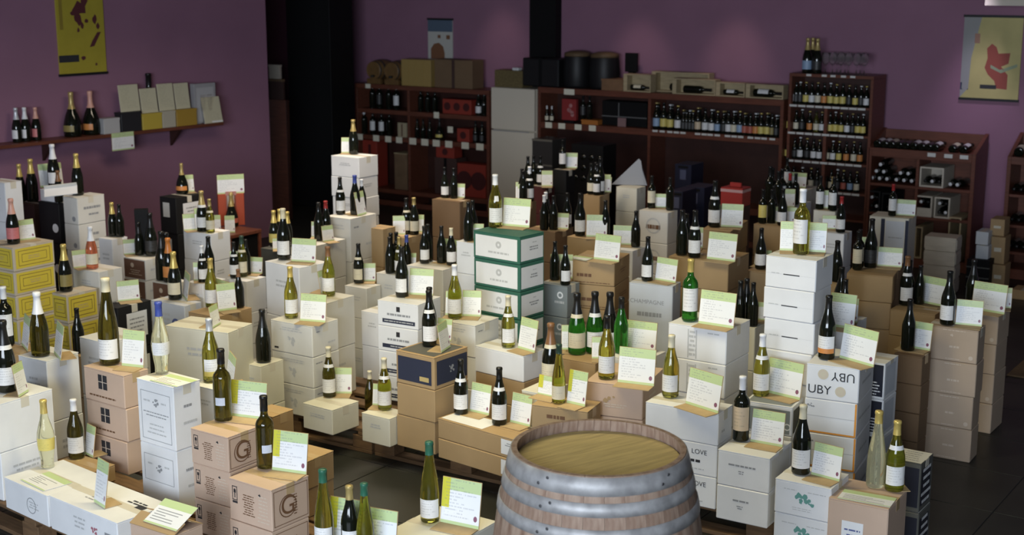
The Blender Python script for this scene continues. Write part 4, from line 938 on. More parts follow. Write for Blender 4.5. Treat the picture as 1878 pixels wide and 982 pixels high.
# --- things on the left unit
def keg(u, vtop, vbot, label):
    z = z1t; y = .02; r = opx(vbot-vtop, u)/2*.74; p = onshelf(u, z, y, 140)
    o = bpy.data.objects.new('small_keg', None); COL.objects.link(o); o.location = p; o.rotation_euler = (0, 0, -BACK.r)
    K1 = mat('keg_wood', (.20, .11, .04), .5, var=.3, scale=12); K2 = mat('keg_iron', (.03, .03, .03), .5)
    def horiz(prof, name, m):
        ob = link(name, MB().lathe(prof, 20).mesh(name, smooth=True), m, o, (0, .30, r+.035)); ob.rotation_euler = (math.pi/2, 0, 0); return ob
    horiz([(r*.82, 0), (r*.95, .07), (r, .14), (r*.95, .21), (r*.82, .28), (r*.78, .28), (r*.78, .272)], 'keg_body', K1); horiz([(0, .272), (r*.79, .272)], 'keg_head', K1); horiz([(0, 0), (r*.79, 0)], 'keg_head', K1)
    horiz([(r*.83, .262), (r*.86, .262), (r*.9, .235), (r*.87, .235)], 'hoop', K2); horiz([(r*.94, .2), (r*.965, .2), (r*.985, .175), (r*.97, .175)], 'hoop', K2)
    t = link('tap', MB().lathe([(0, 0), (.014, 0), (.014, .05), (0, .05)], 10).mesh('tap', smooth=True), K2, o, (.01, .03, r*.75)); t.rotation_euler = (math.pi/2, 0, 0)
    link('cradle', MB().box(-r*.85, r*.85, .03, .07, 0, .06).box(-r*.85, r*.85, .2, .24, 0, .06).mesh('cradle'), K1, o)
    tag(o, label, 'keg', 'small kegs on the shelf top')
keg(682, 97, 147, 'small wooden keg nearest the black pillar on the shelf top'); keg(715, 97, 147, 'small wooden keg beside the gold box on the shelf top')
GOLDB = mat('gold_kraft_box', (.40, .27, .09), .5)
g = bx('gold_gift_box', 736, 790, z1t, opx(47, 760), .05, .2, GOLDB, 'shiny gold-brown gift box on top of the left shelf', v=140)
for i in range(1, 4): link('corner_fold', MB().box(-g['w']/2+g['w']*i/4-.004, -g['w']/2+g['w']*i/4+.004, -.003, .001, .004, opx(46, 760)).mesh('corner_fold'), GOLDB, g)
b = bx('brown_box', 797, 866, z1t, opx(50, 830), .06, .22, MATS['carton_darkkraft'], 'large dull brown box on the shelf top below the picture', v=140); link('tape', MB().box(-.02, .02, -.002, .0, .0, opx(50, 830)).mesh('tape'), MATS['carton_darkbrown'], b)
b = bx('wicker_box', 907, 958, zf, opx(30, 930), .08, .2, mat('wicker', (.20, .15, .06), .7, var=.5, scale=60, bump=.4), 'small wicker box lying on top of the fridge', v=150); link('paper_bow', MB().box(.03, .12, .02, .1, opx(30, 930), opx(30, 930)+.03).mesh('paper_bow', bevel=.01), MATS['cream_tag'] if 'cream_tag' in MATS else WPAPER, b)
random.seed(21)
for i, u in enumerate((684, 697, 714, 728)): bottle(onshelf(u, z1a, .1), .30, 'X', 'd', 'k', ['n', 'k', 'n', 'w'][i], -.4, 'dark bottle standing on the upper left compartment of the left shelf', group='dim bottles on the left shelf', small=True, key=u)
for i, u in enumerate((668, 684, 700, 714)): bottle(onshelf(u, z1b, .1), .29, 'X', 'd', ['w', 'k', 'k', 'k'][i % 4], ['n', 'w', 'w', 'n'][i], -.4, 'dark bottle standing on the middle left compartment of the left shelf', group='dim bottles on the left shelf', small=True, key=u)
RED = mat('red_gift_carton', (.30, .04, .025), .5)
def redbox(u0, u1, z, hp, label, n=2):
    o = bx('gift_carton', u0, u1, z, opx(hp, u0), .06, .16, RED, label, group='red gift cartons on the left shelf'); w = o['w']; h = opx(hp, u0)
    for i in range(n): link('printed_medallion', MB().lathe([(0, 0), (h*.28, 0), (h*.28, .001)], 14).mesh('printed_medallion'), MATS['carton_darkred'], o, (-w/2+w*(i+.5)/n, -.0005, h*.5)).rotation_euler = (math.pi/2, 0, 0)
redbox(812, 864, z1a, 26, 'long red gift carton on the upper shelf left of the fridge', 3); redbox(838, 860, z1b, 24, 'small red gift carton on the middle shelf left of the fridge', 1)
for i, u in enumerate((772, 785, 798)): bottle(onshelf(u, z1a, .12), .26, 'X', 'd', 'k', 'n', -.4, 'dark bottle left of the long red gift carton', group='dim bottles on the left shelf', small=True, key=u)
for i, u in enumerate((878, 888)): bottle(onshelf(u, z1a, .1), .27, 'B', 'd', 'k', 'wn'[i], -.4, 'dark bottle right of the long red gift carton', group='dim bottles on the left shelf', small=True, key=u)
for i, u in enumerate((765, 776, 788)): bottle(onshelf(u, z1b, .1), .22, 'B', 'd', 'k', 'n', -.4, 'small dark bottle beside the cream booklet on the left shelf', group='dim bottles on the left shelf', small=True, key=u)
bottle(onshelf(806, z1b, .1), .24, 'R', 'd', 'k', 'y', -.5, 'round dark bottle with a yellow fan label on the left shelf', group='dim bottles on the left shelf', small=True)
for i, u in enumerate((872, 884)): bottle(onshelf(u, z1b, .1), .24, 'B', 'd', 'k', 'k', -.5, 'dark bottle beside the small red gift carton next to fridge', group='dim bottles on the left shelf', small=True, key=u)
b = bx('booklet', 729, 745, z1b, opx(26, 737), .04, .03, mat('cream_booklet', (.42, .36, .24), .6), 'cream booklet standing at the left shelf divider', 'booklet'); link('cover_stripe', MB().box(-.01, .01, -.001, 0, .01, opx(24, 737)).mesh('cover_stripe'), MATS['carton_brown'], b)
zl = z1b-.62
redbox(799, 832, zl+.42, 22, 'dim red carton hanging under the label row left of the fridge', 1)
o = bx('dark_carton', 796, 836, zl, .42, .06, .2, MATS['carton_darkbrown'], 'dark carton below the dim red carton on the left shelf'); link('tape', MB().box(-.02, .02, -.001, 0, 0, .42).mesh('tape'), BLACKM, o)
redbox(838, 890, zl, 60, 'tall dim red carton low on the left shelf beside the fridge', 2)
o = bx('dark_carton', 664, 690, zl, .55, .06, .2, RED, 'tall narrow red carton low behind the tallest white stack'); link('tape', MB().box(-.02, .02, -.001, 0, 0, .5).mesh('tape'), MATS['carton_darkred'], o)
o = bx('wood_case', 722, 745, zl, .42, .05, .2, mat('dim_wood_case', (.22, .14, .08), .6, var=.3), 'narrow wooden case low on the left shelf', 'case'); link('lid', MB().box(-o['w']/2, o['w']/2, -.004, .2, .42, .43).mesh('lid'), PINE, o)
for u in (660, 690, 712, 732): price_tag(u, z1b-.03, 'small cream tag on the middle edge of the left shelf, left half', w=.09, h=.07)
for u in (757, 779, 800, 823, 853, 880): price_tag(u, z1b-.03, 'small cream tag on the middle edge of the left shelf, right half', w=.10, h=.075)
price_tag(677, z1t-.025, 'cream tag on the top edge below the kegs'); price_tag(801, z1a-.02, 'cream tag on the upper edge below the dim bottles', h=.07); price_tag(826, z1b+.13, 'white tag beside the small red gift carton', h=.07, y=.05)
# picture on the wall above
def poster(plane, u0, v0, u1, v1, off, m, name, label, prints, frame=True):
    um = (u0+u1)/2; xa, za = plane.hit(u0, (v0+v1)/2, off); xb, _ = plane.hit(u1, (v0+v1)/2, off); zt = plane.hit(um, v0, off)[1]; zb = plane.hit(um, v1, off)[1]; w, h = xb-xa, zt-zb
    o = link(name, MB().box(-w/2, w/2, -.012, 0, 0, h).mesh(name, bevel=.001), m, None, plane.pt((xa+xb)/2, off, zb), -plane.r)
    if frame:
        F_ = mat('black_rail', (.01, .01, .012), .5); link('bottom_rail', MB().box(-w/2-.008, w/2+.008, -.018, .0, -.022, .0).mesh('bottom_rail'), F_, o); link('top_rail', MB().box(-w/2-.008, w/2+.008, -.018, .0, h, h+.022).mesh('top_rail'), F_, o)
    for (nm, pts, mm) in prints: link(nm, MB().poly([(-w/2+w*x, -.0126-.0001*random.random(), h*z) for x, z in pts]).mesh(nm), mm, o)
    tag(o, label, 'poster'); return o
def rect(a, b, c, d): return [(a, c), (b, c), (b, d), (a, d)]
def blobp(cx, cz, rx, rz, seed, n=9):
    R = random.Random(seed); return [(cx+rx*R.uniform(.6, 1.15)*math.cos(2*math.pi*i/n), cz+rz*R.uniform(.6, 1.15)*math.sin(2*math.pi*i/n)) for i in range(n)]
MAR = mat('maroon_print', (.10, .025, .03), .6); BLU = mat('dusk_blue_print', (.10, .14, .20), .6); WHT = mat('white_wall_print', (.55, .54, .50), .6); BRP = mat('brown_door_print', (.22, .10, .05), .6)
poster(BACK, 786, 37, 831, 112, WALLD-.002, WHT, 'wall_picture', 'small picture of a white house with round door above the gold box', [('printed_sky', rect(0, 1, .72, 1), BLU), ('printed_door', [(.12, .05), (.12, .3), (.25, .42), (.45, .45), (.62, .36), (.68, .2), (.68, .05)], BRP), ('printed_window', rect(.4, .52, .56, .64), BRP), ('printed_window', rect(.75, .9, .54, .64), BRP)])
YP = mat('yellow_poster', (.44, .36, .04), .55, var=.1); YP2 = mat('pale_yellow_poster', (.55, .48, .20), .55, var=.25, scale=3)
poster(BACK, 1765, 32, 1873, 181, WALLD-.002, YP2, 'wall_poster', 'pale yellow map poster with a red patch on the right wall', [('printed_band', [(0, .0), (.14, .12), (.16, .5), (.3, 1), (0, 1)], mat('grey_blue_print', (.30, .30, .30), .6)), ('printed_map', [(.42, .62), (.5, .68), (.58, .64), (.62, .56), (.82, .57), (.8, .44), (.68, .4), (.8, .3), (.8, .12), (.62, .13), (.58, .22), (.46, .3), (.4, .38), (.44, .5)], mat('map_red_print', (.30, .07, .05), .6)), ('printed_river', [(.5, .42), (.66, .36), (.95, .44), (.95, .4), (.68, .32), (.5, .38)], mat('map_teal_print', (.28, .34, .22), .6)), ('printed_mark', rect(0, .14, .1, .19), mat('map_navy_print', (.04, .05, .10), .6)), ('printed_letters', rect(.34, .62, .12, .17), INK), ('printed_letters', rect(.2, .29, .68, .8), mat('map_pink_print', (.36, .2, .14), .6))])
poster(LEFT, 103, -28, 190, 134, -.002, YP, 'wall_poster', 'yellow poster with maroon map patches on the left wall', [('printed_map', blobp(.5, .74, .16, .09, 3), MAR), ('printed_map', blobp(.45, .62, .09, .08, 4), MAR), ('printed_map', blobp(.38, .68, .12, .03, 6), MAR), ('printed_map', blobp(.8, .6, .05, .06, 5), MAR), ('printed_map', blobp(.33, .86, .08, .025, 21), MAR), ('printed_map', blobp(.6, .82, .07, .06, 22), MAR), ('printed_map', blobp(.52, .54, .04, .05, 23), MAR), ('printed_map', blobp(.44, .49, .03, .03, 24), MAR), ('printed_map', blobp(.62, .59, .05, .025, 25), MAR), ('printed_map', blobp(.86, .53, .04, .04, 26), MAR), ('printed_map', [(.66, .29), (.76, .30), (.88, .42), (.92, .46), (.84, .46), (.72, .36)], MAR), ('black_bar', rect(0, .42, .13, .21), INK), ('printed_seal', blobp(.52, .17, .06, .03, 8), MAR), ('printed_seal', blobp(.78, .09, .03, .02, 9), MAR), ('printed_stripe', rect(.06, .13, .5, .95), mat('mustard_print', (.27, .20, .03), .6))])
# --- things on the middle unit
BLK = mat('black_bag', (.008, .008, .009), .5, bump=.2, scale=10)
o = bx('black_case', 958, 1024, z2t, opx(50, 990), .05, .28, BLK, 'low black case on the shelf top beside the fridge', 'case', bevel=.012, v=130); link('strap', MB().box(-.02, .02, -.002, .28, .0, opx(50, 990)+.003).mesh('strap'), BLACKM, o)
for i, (u0, u1) in enumerate(((1036, 1082), (1084, 1134))):
    r = (xF(u1, 130)-xF(u0, 130))/2; h = opx(56, u0); p = onshelf((u0+u1)/2, z2t, .03+r, 130)
    o = link('black_drum', MB().lathe([(0, 0), (r*.9, 0), (r*.97, .03), (r, h*.5), (r*.95, h*.9), (r*.9, h)], 24).mesh('black_drum', smooth=True), BLK, None, p, 0)
    link('wooden_lid', MB().lathe([(r*.9, h), (r*.93, h), (r*.9, h+.035), (r*.5, h+.055), (0, h+.06)], 24).mesh('wooden_lid', smooth=True), mat('lid_wood', (.16, .10, .05), .6, var=.4, scale=10), o)
    tag(o, ['black drum with wooden lid beside the low black case', 'black drum with wooden lid on the right, near the dark booklet'][i], 'drum', 'drums on the shelf top')
o = bx('dark_booklet', 1146, 1168, z2t+.18, opx(34, 1155), .3, .03, BLACKM, 'small black upright plaque on the shelf top against the wall', 'plaque', v=115); link('easel', MB().box(-.03, .03, .0, .06, -.18, .0).mesh('easel'), BLACKM, o)
o = bx('wooden_case', 1103, 1142, z2t, opx(20, 1120), .02, .2, mat('brown_case', (.26, .14, .07), .6, var=.3), 'small closed wooden case in front of the black drum', 'case', v=150); link('lid', MB().box(-o['w']/2-.002, o['w']/2+.002, -.003, .203, opx(17, 1120), opx(20, 1120)+.003).mesh('lid'), mat('brown_case', (.2, .1, .05)), o)
def opencrate(u0, u1, hp, y0, label, bt, yaw=0):
    xa, xb = xF(u0, 155, y0), xF(u1, 155, y0); w = xb-xa; h = opx(hp, u0); d = .12; t = .012
    o = bpy.data.objects.new('open_wine_crate', None); COL.objects.link(o); o.location = BACK.pt((xa+xb)/2, y0, z2t); o.rotation_euler = (0, 0, -BACK.r + yaw)
    for nm, q in (('bottom_board', (-w/2, w/2, 0, d, 0, t)), ('top_board', (-w/2, w/2, 0, d, h-t, h)), ('end_board', (-w/2, -w/2+.045, 0, d, t, h-t)), ('end_board', (w/2-t, w/2, 0, d, t, h-t)), ('back_board', (-w/2+.045, w/2-t, d-t, d, t, h-t))):
        link(nm, MB().box(*q).mesh(nm, bevel=.0015), PINE, o)
    tag(o, label, 'crate', 'open wine crates on the shelf top')
    p = BACK.pt((xa+xb)/2 + .0, y0+.055, z2t + t + .0425); L = min(.3, w-.09)
    if bt:
        q = BACK.pt((xa+xb)/2 - L/2 + .02, y0+.055, z2t+t+.0425)
        bb = bottle(q, L, 'X' if bt[0] == 'l' else 'R', 'd', 'k', bt[1], 0, 'dark bottle lying in the ' + label.replace('open ', ''), group='bottles in crates on the shelf top', small=True)
        bb.rotation_euler = (Matrix.Rotation(-BACK.r, 3, 'Z') @ Matrix.Rotation(math.pi/2, 3, 'Y') @ Matrix.Rotation(-math.pi/2 + .5, 3, 'Z')).to_euler()
        rr_ = PROF['X']['p'][5][0]*L if bt[0] == 'l' else .205*L
        bb.location.z = z2t + t + rr_ + .0015
opencrate(1143, 1193, 31, .03, 'open wooden crate nearest the small closed case', ('l', 'c')); opencrate(1195, 1300, 36, .2, 'open wooden crate at the back of the shelf top', ('l', 'c')); opencrate(1233, 1312, 28, .04, 'open wooden crate below the rear crate', ('l', 'n'))
opencrate(1313, 1366, 25, .04, 'open wooden crate holding a fat bottle, left', ('l', 'w')); opencrate(1368, 1437, 25, .04, 'open wooden crate holding a fat bottle, right', ('l', 'w'))
# shelf level of the middle unit, left bay
for i, (u, c_, l_) in enumerate(((1003, 'w', 'c'), (1012, 'w', 'c'))): bottle(onshelf(u, z2s, .06), .17, 'B', 'c' if False else 'd', c_, l_, -.4, 'small cream-labelled flask at the fridge end of the middle shelf', group='small flasks on the middle shelf', small=True, key=u)
o = bx('gift_bag', 1030, 1056, z2s+.03, opx(38, 1040), .05, .05, mat('red_gift_bag', (.28, .03, .03), .5), 'red gift bag with pale roses on the middle shelf', 'gift bag')
for i in range(5): link('printed_rose', MB().lathe([(0, 0), (.022, 0), (.022, .001)], 9).mesh('printed_rose'), mat('rose_print', (.45, .2, .2), .6), o, (random.uniform(-.05, .05), -.0006, random.uniform(.05, .16))).rotation_euler = (math.pi/2, 0, 0)
link('bag_stand', MB().box(-.06, .06, 0, .05, -.03, 0).mesh('bag_stand'), BLACKM, o)
price_tag(1043, z2t-.035, 'green and white tag above the red gift bag', w=.13, h=.06)
for i, u in enumerate((1069, 1081)): bottle(onshelf(u, z2s+.05, .1), .25, 'X', 'd', 'k', 'kn'[i], -.3, 'black bottle standing behind the orange box', group='dim bottles on the middle shelf', small=True, key=u); 
o = bx('orange_box', 1066, 1096, z2s, .05, .03, .16, mat('orange_box', (.45, .16, .03), .5), 'flat orange box on the middle shelf edge'); link('lid', MB().box(-o['w']/2-.002, o['w']/2+.002, -.002, .162, .036, .0502).mesh('lid'), MATS['orange_box'], o)
o = bx('black_display_case', 1104, 1186, z2s, opx(44, 1140), .12, .16, BLACKM, 'wide black display case on the middle shelf', 'case'); link('silver_rim', MB().box(-o['w']/2, o['w']/2, -.003, 0, .09, .1).mesh('silver_rim'), mat('dim_silver', (.15, .15, .15), .4), o); link('pink_card', MB().box(-.05, .05, -.05, -.048, 0, .09).mesh('pink_card'), mat('dim_pink', (.25, .15, .15), .6), o); link('clasp', MB().box(-.07, -.06, -.006, 0, .1, .24).mesh('clasp'), mat('dim_silver', (.2, .2, .2)), o)
for u in (1006, 1030, 1060, 1086): price_tag(u, z2s-.03, 'small cream tag on the middle shelf edge, left bay', w=.085, h=.06)
# beer, right bay of the middle unit
BEER = [(1204, 48, 'b'), (1217, 48, 'y'), (1229, 46, 'y'), (1243, 45, 'w')] + [(1253 + 6*i, 38, 'k') for i in range(4)] + [(1280, 44, 't'), (1293, 43, 'w'), (1305, 42, 'w'), (1316, 40, 'b'), (1327, 41, 'k'), (1336, 42, 'w'), (1346, 42, 'c'), (1357, 43, 'b'), (1366, 40, 'r'), (1376, 40, 'r'), (1386, 41, 'o'), (1396, 42, 'y'), (1407, 43, 'y'), (1416, 41, 'g'), (1424, 40, 'k')]
for j, y in enumerate((.07, .17)):
    for i, (u, hp, l) in enumerate(BEER):
        if j == 1 and i % 2: continue
        bottle(onshelf(u + 3*j, z2s, y), max(.2, opx(hp, u)*(1 if j == 0 else .96)), 'E', 'd', 'gkwy'[i % 4], l, random.uniform(-.6, -.1), 'small beer bottle, %s label, in the %s row of the middle shelf' % (LABC[l][1], ['front', 'rear'][j]), 'bottle', 'beer bottles on the middle shelf', small=True, key=u)
for u in (1201, 1214, 1228, 1240, 1252, 1279, 1291, 1302, 1315, 1334, 1346, 1358, 1376, 1389, 1401, 1416): price_tag(u, z2s-.012, 'narrow white strip on the middle shelf edge, beer bay', w=.06, h=.02, mtl=mat('white_strip', (.66, .65, .62), .5))
# beer rack rows
def U(X): return 1430 + X/3.07
ROWS = [[(65, 'w'), (86, 'k'), (108, 'k'), (140, 'y'), (173, 'w'), (207, 'c'), (243, 'o'), (278, 'y'), (312, 'y'), (347, 'y'), (383, 'k'), (418, 'y'), (450, 'k'), (480, 'w')],
        [(55, 'y'), (92, 'c'), (125, 'k'), (168, 'o'), (205, 'c'), (237, 'w'), (283, 'y'), (313, 'y'), (345, 'y'), (380, 'w'), (410, 'k'), (440, 'y'), (470, 'y')],
        [(50, 'y'), (90, 'k'), (122, 'w'), (160, 'k'), (197, 'w'), (230, 'w'), (272, 'c'), (307, 'w'), (342, 'y'), (383, 'o'), (425, 'c'), (460, 'o')],
        [(50, 'k'), (90, 'c'), (140, 'k'), (190, 'c'), (225, 'k'), (270, 'k'), (305, 'c'), (340, 'k'), (375, 'r'), (412, 'b'), (450, 'c')]]
RW = ['top', 'second', 'third', 'fourth']
for ri, row in enumerate(ROWS):
    for i, (X, l) in enumerate(row):
        lt = (ri == 1 and i == 4)
        bottle(onshelf(U(X), L3[ri], .075), max(.2, opx([41, 40, 40, 40][ri] * random.uniform(.92, 1.08), U(X))*.93), 'E', 'o' if lt else 'd', 'gkwyk'[i % 5], l, random.uniform(-.6, -.2), 'small beer bottle, %s label, on the %s row of the beer rack' % (LABC[l][1], RW[ri]), 'bottle', 'beer bottles on the beer rack', small=True, key=X)
    for i in range(9): price_tag(1452 + 15.6*i - ri, L3[ri]-.011, 'narrow white strip on the %s row edge of the beer rack' % RW[ri], w=.075, h=.02, mtl=MATS['white_strip'])
for i in range(5): price_tag([1478, 1506, 1522, 1541, 1558, 1575][i], z3t-.012, 'narrow white strip on the top edge of the beer rack', w=.05, h=.02, mtl=MATS['white_strip'])
# big bottles and glasses on the beer rack
for i, u in enumerate((1481, 1490, 1499)): bottle(onshelf(u, z3t, .10 + .1*(i % 2), 100), opx(62, u), 'C', 'd', 'g', 'k' if i else 'b', -.4, 'large dark gold-foiled bottle on top of the beer rack', group='large bottles on the beer rack', small=True, key=u)
GLS = mat('wine_glass_clear', (.95, .95, .95), .02, trans=.97, ior=1.15)
gp = [(0, 0), (.034, 0), (.034, .003), (.006, .008), (.0045, .08), (.018, .095), (.036, .125), (.039, .155), (.034, .20), (.032, .20), (.037, .155), (.034, .127), (.017, .098), (0, .094)]
gm = MB().lathe(gp, 16).mesh('wine_glass', smooth=True)
for i, u in enumerate((1514, 1527, 1542, 1556, 1571, 1585, 1535, 1550, 1578)):
    o = link('wine_glass', gm, GLS, None, onshelf(u, z3t, .08 if i < 6 else .2, 120), 0, 1.0); tag(o, 'empty stemmed wine glass on top of the beer rack', 'glass', 'wine glasses on the beer rack', key=u)
# --- wine in the tray units
def lying(p, h, t, cap, lab, label, group, out=True, key=0, pitch=0):
    o = bottle(p, h, t, 'd', cap, lab, 0, label, 'bottle', group, small=True, key=key)
    o.rotation_euler = (Matrix.Rotation(-BACK.r, 3, 'Z') @ Matrix.Rotation(math.pi/2 + pitch, 3, 'X')).to_euler()   # neck towards the shop
    return o
tx, tw, tzr, tzb, tzs, td = TU
slope = math.atan2((tzb-.15) - (tzr-.015), td-.045)
for i, (X, l) in enumerate(((92, 'w'), (135, 'w'), (175, 'c'), (220, 'n'), (262, 'n'), (310, 'w'), (358, 'w'), (400, 'n'), (440, 'w'), (545, 'c'), (610, 'w'))):
    u = 1580 + X/3.272; r_ = .04; y = .045; p = onshelf(u, tzr - .015 + math.tan(slope)*(y-.025) + r_/math.cos(slope) + .002, y, 265)
    o = bottle(p, .30, 'X', 'd', 'k', l, 0, 'dark bottle lying in the sloping tray of the low shelf', 'bottle', 'bottles in the sloping tray', small=True, key=u)
    o.rotation_euler = (Matrix.Rotation(-BACK.r, 3, 'Z') @ Matrix.Rotation(-(math.pi/2 - slope), 3, 'X') @ Matrix.Rotation(-.2, 3, 'Z')).to_euler()
for u in (1710, 1741, 1770): price_tag(u, tzr-.03, 'double white tag on the rail of the sloping tray', w=.075, h=.035, mtl=MATS['white_strip'])
def dots(lst, zoff, label, group):
    for (X, Y) in lst:
        u = 1580 + X/3.272; v = 220 + Y/3.272; z = zF(u, v, .06)
        lying(BACK.pt(xF(u, v, .06), .335, z), .295, 'X', 'w', 'n', label, group, key=u + v*.01)
zA, zB = tzs[0], tzs[1]
def pile(us, z, label, group, cap='w'):           # bottles lying in a pile, necks out; us = columns of the bottom row, then rows above
    for row, lst in enumerate(us):
        for u in lst:
            lying(BACK.pt(xF(u, 330, .05), .345, z + .038 + row*.066), .295, 'X', cap, 'n', label, group, key=u - row*.1)
pile(([1599, 1612.5, 1626], [1606, 1619.5], [1613]), zA, 'dark bottle in the six-bottle pile on the low shelf', 'bottles lying in the low shelf')
pile(([1643.5, 1657.5, 1671.5], [1650.5, 1664.5]), zA, 'dark bottle in the five-bottle pile on the low shelf', 'bottles lying in the low shelf')
pile(([1743, 1756],), zA, 'dark bottle of the loose pair right of the crate', 'bottles lying in the low shelf')
def case(u0, u1, z, h, label, us=(), m=PALE, rows=1, half=False):
    xa, xb = xF(u0, 340, .02), xF(u1, 340, .02); w = xb-xa; t = .014; d = .32
    o = bpy.data.objects.new('wine_case', None); COL.objects.link(o); o.location = BACK.pt((xa+xb)/2, .012, z); o.rotation_euler = (0, 0, -BACK.r)
    for nm, q in (('bottom_board', (-w/2, w/2, 0, d, 0, t)), ('top_board', (-w/2, w/2, 0, d, h-t, h)), ('side_board', (-w/2, -w/2+t, 0, d, t, h-t)), ('side_board', (w/2-t, w/2, 0, d, t, h-t)), ('back_board', (-w/2+t, w/2-t, d-t, d, t, h-t))): link(nm, MB().box(*q).mesh(nm, bevel=.001), m, o)
    if half: link('front_board', MB().box(-w/2+t, w/2-t, 0, t, t, h*.42).mesh('front_board'), m, o)
    tag(o, label, 'case', 'cases in the low shelf')
    n = len(us)
    for r in range(rows):
        for i, uu in enumerate(us):
            xx = (xa+xb)/2 - w/2 + t + (w-2*t)*(i+.5)/n
            lying(BACK.pt(xx, .30, z + t + .039 + r*.082), .27, 'X', 'kw'[(i+r) % 2], 'n', 'dark bottle lying inside the ' + label, 'bottles in cases', key=i + r*10)
case(1686, 1730, zA, .185, 'pale upper case of the low shelf', (1, 2, 3))
case(1592, 1616, zB, .20, 'narrow dark case of the low shelf', (1, 2), MATS['carton_black'], 2); case(1619, 1640, zB, .19, 'second dark case of the low shelf', (1,), MATS['carton_black'])
case(1681, 1712, zB, .195, 'half-fronted pale case of the low shelf', (1, 2), PALE, 2, True); case(1716, 1745, zB, .195, 'pale right-hand case of the low shelf', (1, 2), PALE, 2)
pile(([1650, 1663],), zB, 'dark bottle behind the card of the striped carton', 'bottles lying in the low shelf', 'k')
case(1684, 1698, .09, .30, 'narrow kraft case in the bottom of the low shelf', (), PINE); case(1745, 1768, .09, .42, 'tall kraft case in the bottom right of the low shelf', (), PINE)
# right edge unit
vx, vw, vzr, vzb, vzs, vd = TV
p = onshelf(1868, vzr + .025, .05, 275); o = bottle(p, .32, 'B', 'd', 'k', 'c', 0, 'cream-labelled bottle lying in the tray at the right edge', 'bottle', 'bottles of the right edge shelf', small=True)
sl2 = math.atan2((vzb-.15)-(vzr-.015), vd-.045); o.rotation_euler = (Matrix.Rotation(-BACK.r, 3, 'Z') @ Matrix.Rotation(-(math.pi/2 - sl2), 3, 'X')).to_euler(); o.location.z = vzr - .015 + .05*math.tan(sl2) + .045
for row, z in enumerate(vzs):
    for i, u in enumerate((1858, 1871, 1884, 1900, 1916, 1935, 1950)):
        lying(BACK.pt(xF(u, 360, .05), .345, z+.04), .295, 'X', 'k', 'n', 'dark bottle lying on the %s level of the right edge shelf' % ['upper', 'middle', 'lower'][row], 'bottles of the right edge shelf', key=u)
# =====================================================================  left wall shelf
def zL(u, v, off=0): return LEFT.hit(u, v, off)[1]
def xL(u, v, off=0): return LEFT.hit(u, v, off)[0]
SHZ = zL(200, 246, -.2); xs0, xs1 = xL(-60, 270, -.2), xL(408, 228, -.2)
sh = link('wall_shelf', MB().box(xs0, xs1, -.22, -.001, SHZ-.03, SHZ).mesh('wall_shelf', bevel=.003), WOODR, None, LEFT.pt(0, 0, 0), -LEFT.r)
for u in (90, 326):
    x = xL(u, 260, -.1); mb = MB(); mb.v = [(x-.014, -.002, SHZ-.03), (x-.014, -.16, SHZ-.03), (x-.014, -.002, SHZ-.2), (x+.014, -.002, SHZ-.03), (x+.014, -.16, SHZ-.03), (x+.014, -.002, SHZ-.2)]
    mb.f = [(0, 1, 2), (5, 4, 3), (0, 3, 4, 1), (1, 4, 5, 2), (2, 5, 3, 0)]; link('bracket', mb.mesh('bracket'), WOODD, sh)
tag(sh, 'long red-brown wall shelf on the purple left wall', 'shelf')
def onL(u, y=-.1, v=200, z=None): return LEFT.pt(xL(u, v, y), y, SHZ + .0005 if z is None else z)
def hL(px, u, v=220): 
    p = LEFT.pt(xL(u, v), 0, SHZ); return px*depth_of(tuple(p))/FPX/CT
for (u, vt, vb, ty, c, l, d) in ((28, 190, 253, 'C', 's', 'w', 'small champagne bottle with silver foil at the left end of the wall shelf'), (44, 187, 249, 'C', 'w', 'w', 'small champagne bottle with white foil, middle of three on the wall shelf'), (64, 187, 247, 'C', 'p', 'p', 'small champagne bottle with pink foil and label on the wall shelf'),
    (131, 163, 244, 'R', 'g', 'g', 'big round-bellied champagne bottle with gold label on the wall shelf'), (166, 163, 242, 'R', 'p', 'o', 'big round-bellied champagne bottle with rose label on the wall shelf'), (275, 137, 236, 'X', 'k', 'n', 'tall dark bottle rising behind the cream boards on the wall shelf')):
    bottle(onL(u, -.055 if u == 275 else -.10), hL(vb-vt, u)*.97, ty, 'd', c, l, -.75, d, group='bottles on the wall shelf', key=u)
CREAM = paper('cream_leaflet', (.58, .55, .40), lines=16, seed=12, ink=(.3, .28, .2))
def slab(name, u0, u1, vt, vb, y, m, label, cat, lean=0, z0=None, t=.012, parts=()):
    xa, xb = xL(u0, (vt+vb)/2, y), xL(u1, (vt+vb)/2, y); w = xb-xa; h = hL(vb-vt, (u0+u1)/2)
    zz = SHZ + .0008 if z0 is None else z0
    o = link(name, MB().box(-w/2, w/2, -t, 0, 0, h).mesh(name, bevel=.001), m, None, LEFT.pt((xa+xb)/2, y, zz), -LEFT.r); o.rotation_euler = (-lean, 0, -LEFT.r)
    tag(o, label, cat, key=u0); return o, w, h
def gift(u0, u1, vt, vb, m, label):
    xa, xb = xL(u0, 220, -.2), xL(u1, 220, -.2); w = xb-xa; h = hL(vb-vt, (u0+u1)/2)
    o = link('gift_box', MB().box(-w/2, w/2, 0, .1, 0, h).mesh('gift_box', bevel=.003), m, None, LEFT.pt((xa+xb)/2, -.205, SHZ+.0008), -LEFT.r); link('lid_edge', MB().box(-w/2-.001, w/2+.001, -.001, .101, h-.02, h+.001).mesh('lid_edge'), m, o); tag(o, label, 'gift box', 'gift boxes on the wall shelf'); return o, w, h
G1 = gift(189, 219, 214, 241, mat('white_gift_box', (.45, .45, .46), .5), 'small white gift box beside the round-bellied bottles')
G2 = gift(222, 259, 205, 239, mat('black_gift_box', (.02, .02, .024), .5), 'black gift box under the first cream board')
